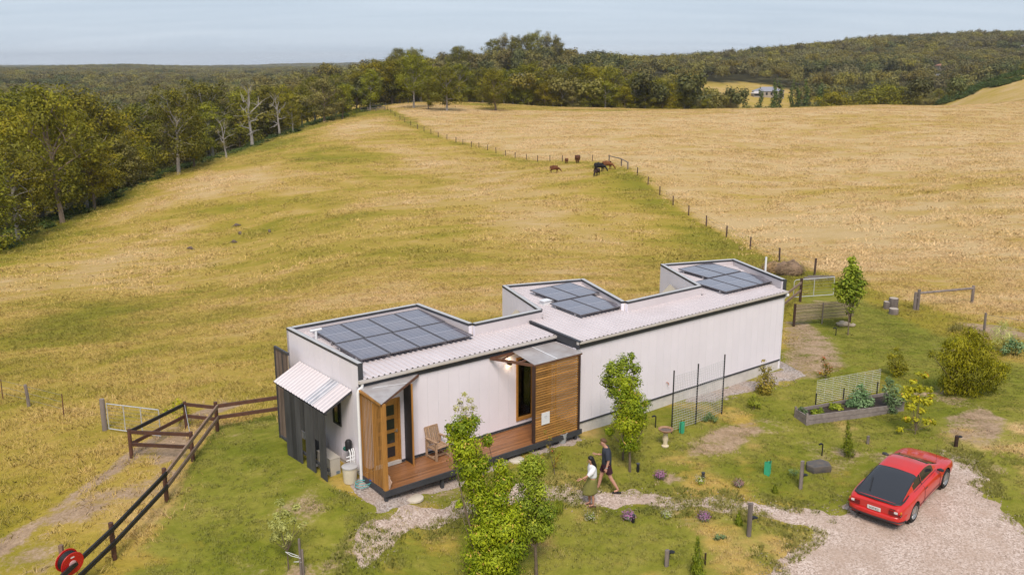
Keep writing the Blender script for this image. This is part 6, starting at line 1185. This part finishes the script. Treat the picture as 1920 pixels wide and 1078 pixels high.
# seams, trim, bumpers
def sidepath(x, s, j0, j1, off=.004):
    i = int(np.argmin(abs(SX - x))); return [(SX[i], s * (PR[i][j][0] + off), PR[i][j][1] + off * (j > 14)) for j in range(j0, j1)]
for s in (-1, 1):
    for x in (-.47, .73): MB().tube(sidepath(x, s, 3, 15), .005, 4).build('door_gap', M_BLKP, car)
    MB().tube([(SX[i], s * (PR[i][20][0] + .003), PR[i][20][1] + .004) for i in range(NX) if -1.95 < SX[i] < -.6], .013, 5).build('glass_seal', M_BLKP, car)
    MB().tube(sidepath(-.445, s, 15, 21), .014, 5).build('pillar_trim', M_BLKP, car)
    MB().tube([(SX[i], s * (PR[i][15][0] + .004), PR[i][15][1] + .006) for i in range(NX) if -1.05 < SX[i] < .72], .008, 4).build('belt_trim', M_BLKP, car)
    i = int(np.argmin(abs(SX + .32))); box('door_handle', M_BLKP, car, -.40, -.24, *sorted((s * (PR[i][10][0] + .012), s * (PR[i][10][0] - .02))), .70, .735)
    MB().tube([(.60, s * .76, .90), (.585, s * .86, .93), (.57, s * .955, .93)], [.035, .065, .05], 10, flat=.8).build('mirror', M_BLKP, car, True)
    MB().tube([(SX[i], s * (PR[i][4][0] + .003), PR[i][4][1] + .02) for i in range(NX) if -.82 < SX[i] < .82], .012, 5).build('sill_strip', M_BLKP, car)
    # tail lights
    for a, b_, z0, z1, m_, nm in ((.70, .79, .655, .725, M_LAMB, 'indicator'), (.60, .70, .665, .72, M_LWHT, 'reverse_light'), (.44, .60, .60, .725, M_LRED, 'tail_light'), (.60, .80, .60, .655, M_LRED, 'tail_light')):
        xo = -2.135 if a < .62 else -2.118; y0, y1 = sorted((s * a, s * b_)); MB().box(xo - .012 + .045 * (a > .65), -2.03, y0, y1, z0, z1).build(nm, m_, car)
    box('side_marker', M_LAMB, car, .80, .84, *sorted((s * .832, s * .845)), .60, .63)
bp = MB()
def bring(x0, y, z0, z1): return [(x0, y, z0), (x0 - .03, y, z0 + .03), (x0 - .035, y, (z0 + z1) / 2), (x0 - .03, y, z1 - .03), (x0, y, z1), (x0 + .12, y, z1), (x0 + .12, y, z0)]
ys = [-.85, -.82, -.74, -.5, 0, .5, .74, .82, .85]; xs_ = [-1.86, -1.98, -2.10, -2.155, -2.17, -2.155, -2.10, -1.98, -1.86]
bp.rings([bring(x, y, .35, .545) for x, y in zip(xs_, ys)]); bp.build('rear_bumper', M_CARRED, car, True, angle=50)
MB().tube([(x - .034, y * 1.012, .395) for x, y in zip(xs_, ys)], .02, 6).build('bumper_strip', M_BLKP, car, True)
ys = [-.78, -.68, -.4, 0, .4, .68, .78]; xs_ = [1.78, 1.99, 2.09, 2.12, 2.09, 1.99, 1.78]
MB().rings([[(x, y, .30), (x + .03, y, .34), (x + .03, y, .44), (x, y, .48), (x - .12, y, .48), (x - .12, y, .30)] for x, y in zip(xs_, ys)]).build('front_bumper', M_CARRED, car, True, angle=50)
box('underbody', M_BLKP, car, -2.0, 1.95, -.66, .66, .17, .34); box('rear_valance', M_BLKP, car, -2.08, -1.9, -.70, .70, .24, .349)
MB().tube([(-1.35, -.70, .925), (-1.7, -.705, .885), (-1.9, -.675, .868), (-1.985, -.55, .872), (-2.01, 0, .885), (-1.985, .55, .872), (-1.9, .675, .868), (-1.7, .705, .885), (-1.35, .70, .925)], [.015, .03, .04, .042, .042, .042, .04, .03, .015], 10, flat=.55).build('spoiler', M_BLKP, car, True)
MB().tube([(-.615, y, 1.232 - .05 * (abs(y) / .56) ** 2) for y in np.linspace(-.56, .56, 9)], .012, 5).build('glass_seal', M_BLKP, car)
MB().tube([(-1.78, .30, .955), (-1.25, .45, 1.13)], .013, 5).build('rear_wiper', M_BLKP, car); MB().tube([(-2.0, .46, .27), (-2.2, .47, .255)], .035, 10).build('exhaust', M_BLKP, car, True)
MB().tube([(1.02, -.56, .82), (.99, -.57, 1.55)], .004, 5).build('aerial', M_BLKP, car); box('lid_line', M_BLKP, car, .96, .975, -.58, .58, .872, .895)
pl_ = box('number_plate', pm('plate_white', (.72, .71, .68), .05, 4, .5), car, -2.152, -2.128, -.20, .20, .575, .685)
cu = bpy.data.curves.new('plate_text', 'FONT'); cu.body = 'S430·BZJ'; cu.size = .098; cu.align_x = 'CENTER'; cu.align_y = 'CENTER'; cu.space_character = 1.0
to = bpy.data.objects.new('plate_text', cu); COL.objects.link(to); bpy.context.view_layer.update()
tm = bpy.data.meshes.new_from_object(to.evaluated_get(bpy.context.evaluated_depsgraph_get())); bpy.data.objects.remove(to); tm.materials.clear(); tm.materials.append(M_BLKP); tm.name = 'plate_text'
link('lettering', tm, pl_, (-2.1545, 0, .629), (PI / 2, 0, -PI / 2), (.80, 1, 1))
MB().box(-2.128, -2.12, -.62, -.46, .765, .785).build('badge', M_BLKP, car)
# wheels
tyre = MB().lathe([(.205, -.095), (.27, -.105), (.305, -.095), (.315, -.06), (.315, .06), (.305, .095), (.27, .105), (.205, .095)], 36, 'y', caps=False).mesh('tyre', M_TYRE, True)
rimm = MB().lathe([(.19, .09), (.208, .102), (.21, .085), (.185, .06), (.15, .035), (.15, -.08), (.0, -.08)], 36, 'y', caps=False).mesh('rim', M_RIM, True)
disc_ = MB().lathe([(.0, .030), (.155, .030), (.155, .0), (0, 0)], 24, 'y').mesh('brake_disc', M_BLKP)
spk = MB()
for i in range(5):
    a = 2 * PI * i / 5; c_, s_ = math.cos(a), math.sin(a); t_, u_ = -s_, c_
    spk.add([(c_ * r_ + t_ * w_, yy, s_ * r_ + u_ * w_) for r_, w_, yy in ((.03, -.016, .075), (.03, .016, .075), (.17, .03, .07), (.17, -.03, .07), (.03, -.016, .035), (.03, .016, .035), (.17, .03, .035), (.17, -.03, .035))], [(3, 2, 1, 0), (4, 5, 6, 7), (0, 1, 5, 4), (1, 2, 6, 5), (2, 3, 7, 6), (3, 0, 4, 7)])
spk.lathe([(0, .082), (.045, .08), (.05, .03), (0, .03)], 16, 'y'); spk = spk.mesh('spokes', M_RIM)
for wx, wz in WH:
    for s in (-1, 1):
        e = link('wheel', tyre, car, (wx, s * .735, .315), (0, 0, 0 if s > 0 else PI)); link('rim', rimm, e); link('brake_disc', disc_, e); link('spokes', spk, e)
        MB().lathe([(RA + .012, .80), (RA + .012, .45), (0, .45)] if s > 0 else [(RA + .012, -.80), (RA + .012, -.45), (0, -.45)], 28, 'y', (wx, 0, wz), caps=False).build('wheel_well', M_BLKP, car, True)
# ---------------------------------------------------------------- people and animals: one skinned surface per body
def skinned(name, J, E, root, mat, parent, sub=2):
    me = bpy.data.meshes.new(name); keys = list(J); bm = bmesh.new(); sk = bm.verts.layers.skin.verify(); vs = {}
    for k in keys:
        v = bm.verts.new(J[k][0]); r = J[k][1]; v[sk].radius = r if hasattr(r, '__len__') else (r, r); v[sk].use_root = (k == root); vs[k] = v
    for chain in E:
        c = chain.split()
        for a, b in zip(c[:-1], c[1:]): bm.edges.new((vs[a], vs[b]))
    bm.to_mesh(me); bm.free(); me.materials.append(mat); o = link(name, me, parent); m = o.modifiers.new('skin', 'SKIN'); m.use_smooth_shade = True; s = o.modifiers.new('sub', 'SUBSURF'); s.levels = s.render_levels = sub
    return o
def loft(name, rings, mat, parent, n=18):
    """rings: (cx, cy, cz, rx, ry[, tilt]) ellipses, mostly level"""
    m = MB(); L = []
    for r in rings:
        cx, cy, cz, rx, ry = r[:5]; tl = r[5] if len(r) > 5 else 0
        L.append([(cx + rx * math.cos(2 * PI * j / n), cy + ry * math.sin(2 * PI * j / n), cz + tl * math.cos(2 * PI * j / n)) for j in range(n)])
    m.rings(L, True); o = m.build(name, mat, parent, True, angle=80); s = o.modifiers.new('sub', 'SUBSURF'); s.levels = s.render_levels = 1; return o
M_SKIN = pm('skin', (.56, .30, .21), .08, 10, .5); M_SKIN2 = pm('skin_tan', (.50, .26, .17), .08, 10, .5)
def hand(parent, wrist, dirv, mat, side):
    """palm, four unequal bent fingers and a thumb leaving the side of the palm"""
    m = MB(); d = Vector(dirv).normalized(); w = Vector(wrist); a = d.cross(Vector((0, side, .2))).normalized(); n_ = a.cross(d).normalized()
    m.tube([w - d * .02, w + d * .03, w + d * .085], [.024, .036, .036], 8, flat=.5)
    for i, l in enumerate((.062, .074, .07, .055)):
        p = w + d * .08 + a * (.026 - .0175 * i); m.tube([p, p + d * l * .5 - n_ * .006 * side, p + d * l - n_ * .022 * side], [.0085, .008, .0065], 6)
    p = w + d * .02 + a * .03; m.tube([p, p + a * .022 + d * .025, p + a * .026 + d * .058], [.011, .010, .008], 6)
    return m.build('hand', mat, parent, True)
def face(parent, c, fwd, mat, k=1.0):
    """c: head centre; fwd: unit look direction"""
    f = Vector(fwd).normalized(); l = Vector((0, 0, 1)).cross(f).normalized(); u = f.cross(l); c = Vector(c)
    MB().tube([c + f * .085 * k + u * .012, c + f * .112 * k - u * .018, c + f * .09 * k - u * .025], [.009, .014, .008], 6).build('nose', mat, parent, True)
    for s in (-1, 1):
        MB().ball(c + f * .088 * k + l * s * .032 + u * .012, (.011, .011, .008), 8, 6).build('eye', M_BLACK, parent, True); MB().ball(c + l * s * .078 * k - f * .005 - u * .008, (.014, .012, .03), 8, 6).build('ear', mat, parent, True)
    MB().tube([c + f * .086 * k - u * .052 - l * .022, c + f * .094 * k - u * .054, c + f * .086 * k - u * .052 + l * .022], .006, 5).build('mouth', pm('lips', (.42, .14, .12), .1), parent)
def sandal(parent, ankle, toe, mat):
    a, t = Vector(ankle), Vector(toe); a.z = t.z = .012; d = (t - a).normalized(); MB().beam(a - d * .07, t + d * .05, .085, .024).build('shoe_sole', mat, parent); MB().tube([t.lerp(a, .35) + Vector((0, -.045, .02)), t.lerp(a, .35) + Vector((0, 0, .065)), t.lerp(a, .35) + Vector((0, .045, .02))], .014, 6).build('shoe_strap', mat, parent)
# the man: navy tee, dark maroon shorts, looking down, long stride
pm0 = gp(1136, 921); man = empty('person', pm0, PI, 'man in navy t-shirt and maroon shorts striding along, looking down', 'person')
J = dict(pel=((0, 0, .96), (.13, .15)), bel=((.0, 0, 1.12), (.12, .14)), che=((.01, 0, 1.32), (.13, .17)), col=((.03, 0, 1.46), (.08, .10)), nek=((.07, 0, 1.53), .055), hd1=((.12, 0, 1.60), (.085, .075)), hd2=((.145, 0, 1.69), (.095, .078)), hd3=((.13, 0, 1.76), (.06, .055)),
         ls=((.0, .19, 1.42), .058), le=((-.03, .245, 1.13), .043), lw=((.03, .25, .90), .030), rs=((.0, -.19, 1.42), .058), re=((.08, -.25, 1.14), .043), rw=((.27, -.21, 1.17), .030),
         lh=((-.02, .095, .90), .095), lk=((-.12, .10, .52), .062), lc=((-.24, .10, .33), .056), la=((-.38, .10, .10), .036), lt=((-.24, .10, .035), (.04, .03)), rh=((.02, -.095, .90), .095), rk=((.15, -.10, .51), .062), rc=((.19, -.10, .31), .056), ra=((.24, -.10, .09), .036), rt=((.38, -.10, .035), (.04, .03)))
skinned('body', J, ['pel bel che col nek hd1 hd2 hd3', 'che ls le lw', 'che rs re rw', 'pel lh lk lc la lt', 'pel rh rk rc ra rt'], 'pel', M_SKIN, man)
M_NAVY = pm('navy_cotton', (.035, .04, .055), .2, 5, .9); M_MAROON = pm('maroon_cotton', (.045, .012, .022), .2, 5, .85); M_BHAIR = pm('brown_hair', (.13, .068, .034), .3, 14, .6, .4)
loft('t_shirt', [(0, 0, .90, .165, .185), (0, 0, 1.02, .155, .178), (.0, 0, 1.2, .15, .185), (.01, 0, 1.36, .155, .215), (.02, 0, 1.45, .12, .20), (.05, 0, 1.51, .075, .09)], M_NAVY, man)
for s, e_ in ((1, (-.02, .245, 1.18)), (-1, (.055, -.245, 1.19))): MB().tube([(.0, s * .15, 1.44), (.0, s * .2, 1.40), e_], [.075, .085, .078], 12).build('sleeve', M_NAVY, man, True)
loft('shorts', [(0, 0, .76, .15, .18), (0, 0, .86, .165, .19), (0, 0, .99, .15, .172), (0, 0, 1.04, .145, .168)], M_MAROON, man)
MB().tube([(-.02, .095, .90), (-.09, .10, .66)], [.118, .108], 12).build('shorts_leg', M_MAROON, man, True); MB().tube([(.02, -.095, .90), (.11, -.10, .66)], [.118, .108], 12).build('shorts_leg', M_MAROON, man, True)
loft('hair', [(.115, 0, 1.665, .10, .086, .035), (.11, 0, 1.71, .108, .092, .028), (.115, 0, 1.765, .098, .084, .01), (.125, 0, 1.80, .05, .045)], M_BHAIR, man, 14)
face(man, (.135, 0, 1.66), (.85, 0, -.53), M_SKIN); hand(man, (.035, .25, .89), (.1, 0, -1), M_SKIN, 1); hand(man, (.28, -.21, 1.175), (.9, .1, .2), M_SKIN, -1)
for a, t in (((-.40, .10, .1), (-.24, .10, 0)), ((.24, -.10, .1), (.40, -.10, 0))): sandal(man, a, t, M_BLACK)
MB().lathe([(.036, -.012), (.04, 0), (.036, .012)], 12, c=(.025, .25, .915), caps=False).build('wristwatch', M_ZINC, man)
# the woman: white blouse, olive midi skirt, long black hair, arm reaching forward
pw0 = gp(1109, 948); wom = empty('person', pw0, PI + .12, 'woman in white blouse and olive skirt with long black hair on the path', 'person')
J = dict(pel=((0, 0, .90), (.115, .14)), bel=((.0, 0, 1.05), (.095, .115)), che=((.0, 0, 1.22), (.11, .14)), col=((.02, 0, 1.34), (.07, .085)), nek=((.03, 0, 1.40), .045), hd1=((.06, 0, 1.46), (.075, .068)), hd2=((.075, 0, 1.54), (.088, .074)), hd3=((.06, 0, 1.60), (.055, .05)),
         ls=((.0, .16, 1.31), .048), le=((.14, .23, 1.13), .036), lw=((.36, .25, 1.03), .025), rs=((.0, -.16, 1.31), .048), re=((.03, -.22, 1.06), .036), rw=((.14, -.2, .88), .025),
         lh=((0, .085, .85), .09), lk=((-.01, .085, .47), .055), lc=((-.03, .085, .28), .048), la=((-.04, .085, .08), .03), lt=((.10, .085, .03), (.036, .026)), rh=((.02, -.085, .85), .09), rk=((.07, -.085, .47), .055), rc=((.05, -.085, .28), .048), ra=((.04, -.085, .08), .03), rt=((.18, -.085, .03), (.036, .026)))
skinned('body', J, ['pel bel che col nek hd1 hd2 hd3', 'che ls le lw', 'che rs re rw', 'pel lh lk lc la lt', 'pel rh rk rc ra rt'], 'pel', M_SKIN2, wom)
M_BLOUSE = pm('white_blouse', (.80, .80, .82), .05, 6, .9, .2); M_OLIVE = pm('olive_skirt', (.21, .20, .055), .15, 5, .9, .2); M_KHAIR = pm('black_hair', (.012, .010, .010), .3, 12, .4, .3)
loft('blouse', [(-.01, 0, .93, .135, .155), (0, 0, 1.0, .15, .165), (-.005, 0, 1.15, .135, .165), (0, 0, 1.27, .13, .175), (.01, 0, 1.34, .095, .15), (.02, 0, 1.385, .06, .07)], M_BLOUSE, wom)
for s, m_, e_ in ((1, (.07, .215, 1.21), (.17, .24, 1.11)), (-1, (.02, -.21, 1.18), (.04, -.23, 1.04))): MB().tube([(.0, s * .12, 1.33), (.0, s * .165, 1.30), m_, e_], [.06, .08, .088, .055], 12).build('sleeve', M_BLOUSE, wom, True)
loft('skirt', [(.06, 0, .40, .24, .19, -.03), (.055, 0, .46, .25, .20, -.02), (.05, 0, .60, .215, .19), (.02, 0, .76, .18, .18), (0, 0, .88, .155, .168), (0, 0, .97, .125, .145)], M_OLIVE, wom)
loft('hair', [(-.10, 0, 1.10, .03, .05), (-.095, 0, 1.20, .055, .085), (-.06, 0, 1.36, .07, .095), (-.005, 0, 1.46, .095, .092, .02), (.045, 0, 1.555, .105, .093, .02), (.055, 0, 1.61, .092, .08), (.06, 0, 1.645, .05, .045)], M_KHAIR, wom, 14)
face(wom, (.07, 0, 1.50), (.93, 0, -.3), M_SKIN2, .92); hand(wom, (.375, .25, 1.025), (.95, .05, -.3), M_SKIN2, 1); hand(wom, (.145, -.2, .87), (.3, 0, -1), M_SKIN2, -1)
for a, t in (((-.05, .085, .08), (.10, .085, 0)), ((.03, -.085, .08), (.18, -.085, 0))): sandal(wom, a, t, pm('brown_sandal', (.12, .06, .04), .2))
# cattle
def cow(px, py, yaw, s, col, lab, head=1):
    p = gp(px, py); e = empty('cow', p, yaw, lab, 'cow', 'cattle grazing by the fence corner'); e.scale = (s, s, s); mt = pm('hide_' + str(px), col, .25, 3, .8, second=tuple(c * .6 for c in col))
    hz_ = (.95, .15) if head else (1.25, .95)
    J = dict(b0=((-.78, 0, 1.05), (.29, .28)), b1=((-.4, 0, .98), (.42, .38)), b2=((.1, 0, .93), (.46, .42)), b3=((.52, 0, 1.0), (.40, .33)), n1=((.85, 0, .88), (.25, .19)), n2=((1.08, 0, .62), (.15, .12)), h1=((1.22, 0, .40), (.125, .11)), h2=((1.36, 0, .14), (.085, .08)),
             t1=((-.92, 0, 1.0), .04), t2=((-.98, 0, .6), .025), t3=((-.97, 0, .35), .045))
    E = ['b0 b1 b2 b3 n1 n2 h1 h2', 'b0 t1 t2 t3']
    for nm, x, y, hind in (('fl', .5, .18, 0), ('fr', .42, -.18, 0), ('hl', -.62, .18, 1), ('hr', -.7, -.18, 1)):
        if hind: c = [((x, y, .9), .2), ((x + .08, y, .62), .12), ((x - .08, y, .42), .07), ((x, y, .1), .05), ((x + .04, y, .02), .06)]
        else: c = [((x, y, .85), .17), ((x, y, .62), .1), ((x + .02, y, .38), .065), ((x - .01, y, .1), .05), ((x + .03, y, .02), .06)]
        for i, q in enumerate(c): J[nm + str(i)] = q
        E.append(('b1 ' if hind else 'b3 ') + ' '.join(nm + str(i) for i in range(5)))
    skinned('body', J, E, 'b2', mt, e, 2)
    for sd in (-1, 1): MB().tube([(1.16, sd * .09, .52), (1.12, sd * .2, .52), (1.13, sd * .26, .48)], [.03, .055, .015], 7, flat=.5).build('ear', mt, e, True)
RED_ = (.17, .058, .022); cow(1040, 324.5, R(-12), .85, RED_, 'red-brown cow grazing alone left of the herd'); cow(1062, 306.5, R(95), .62, (.20, .075, .03), 'small red calf beside the fence seen from behind'); cow(1083, 306, R(80), .98, (.13, .045, .02), 'dark red cow at the fence with its rump to us'); cow(1139, 318, R(-25), .95, (.24, .09, .03), 'tan-red cow at the right of the herd'); cow(1124, 322, R(-25), .98, (.016, .014, .016), 'black cow in the middle of the herd'); cow(1119, 330, R(-120), .8, (.045, .02, .016), 'dark brown calf in front of the black cow')
# small grey grazers on the slope
M_ROO = pm('grey_fur', (.16, .12, .10), .3, 6, .95)
def roo(px, py, yaw, lab):
    p = gp(px, py); e = empty('grazing_animal', p, yaw, lab, 'animal', 'small grey animals grazing on the slope'); s = 5.6 * mperpx(p) / .42; e.scale = (s, s, s)
    J = dict(r=((-.18, 0, .30), (.2, .19)), m=((.05, 0, .36), (.17, .15)), c=((.27, 0, .26), (.11, .1)), n=((.40, 0, .22), .065), h=((.52, 0, .17), .06), z=((.62, 0, .11), .035), t0=((-.36, 0, .2), .08), t1=((-.58, 0, .07), .05), t2=((-.85, 0, .04), .025), fl=((.3, .08, .12), .03), fl2=((.34, .08, .0), .03), fr=((.3, -.08, .12), .03), fr2=((.34, -.08, .0), .03), hl=((-.1, .14, .16), .1), hl2=((-.16, .16, .04), .04), hl3=((.08, .16, .02), .035), hr=((-.1, -.14, .16), .1), hr2=((-.16, -.16, .04), .04), hr3=((.08, -.16, .02), .035))
    skinned('body', J, ['r m c n h z', 'r t0 t1 t2', 'c fl fl2', 'c fr fr2', 'r hl hl2 hl3', 'r hr hr2 hr3'], 'm', M_ROO, e, 1)
    for sd in (-1, 1): MB().tube([(.50, sd * .03, .22), (.47, sd * .05, .30), (.46, sd * .05, .34)], [.012, .025, .008], 6, flat=.5).build('ear', M_ROO, e, True)
roo(444, 425, .4, 'grey grazer highest on the slope of the group of three'); roo(450, 440, 2.2, 'grey grazer in the middle of the group of three'); roo(439, 456, -.3, 'grey grazer lowest of the group of three'); roo(357, 468, 2.9, 'pale grey grazer apart, farthest left on the slope'); roo(505, 436, 2.0, 'tiny dark grazer apart, farthest right on the slope')
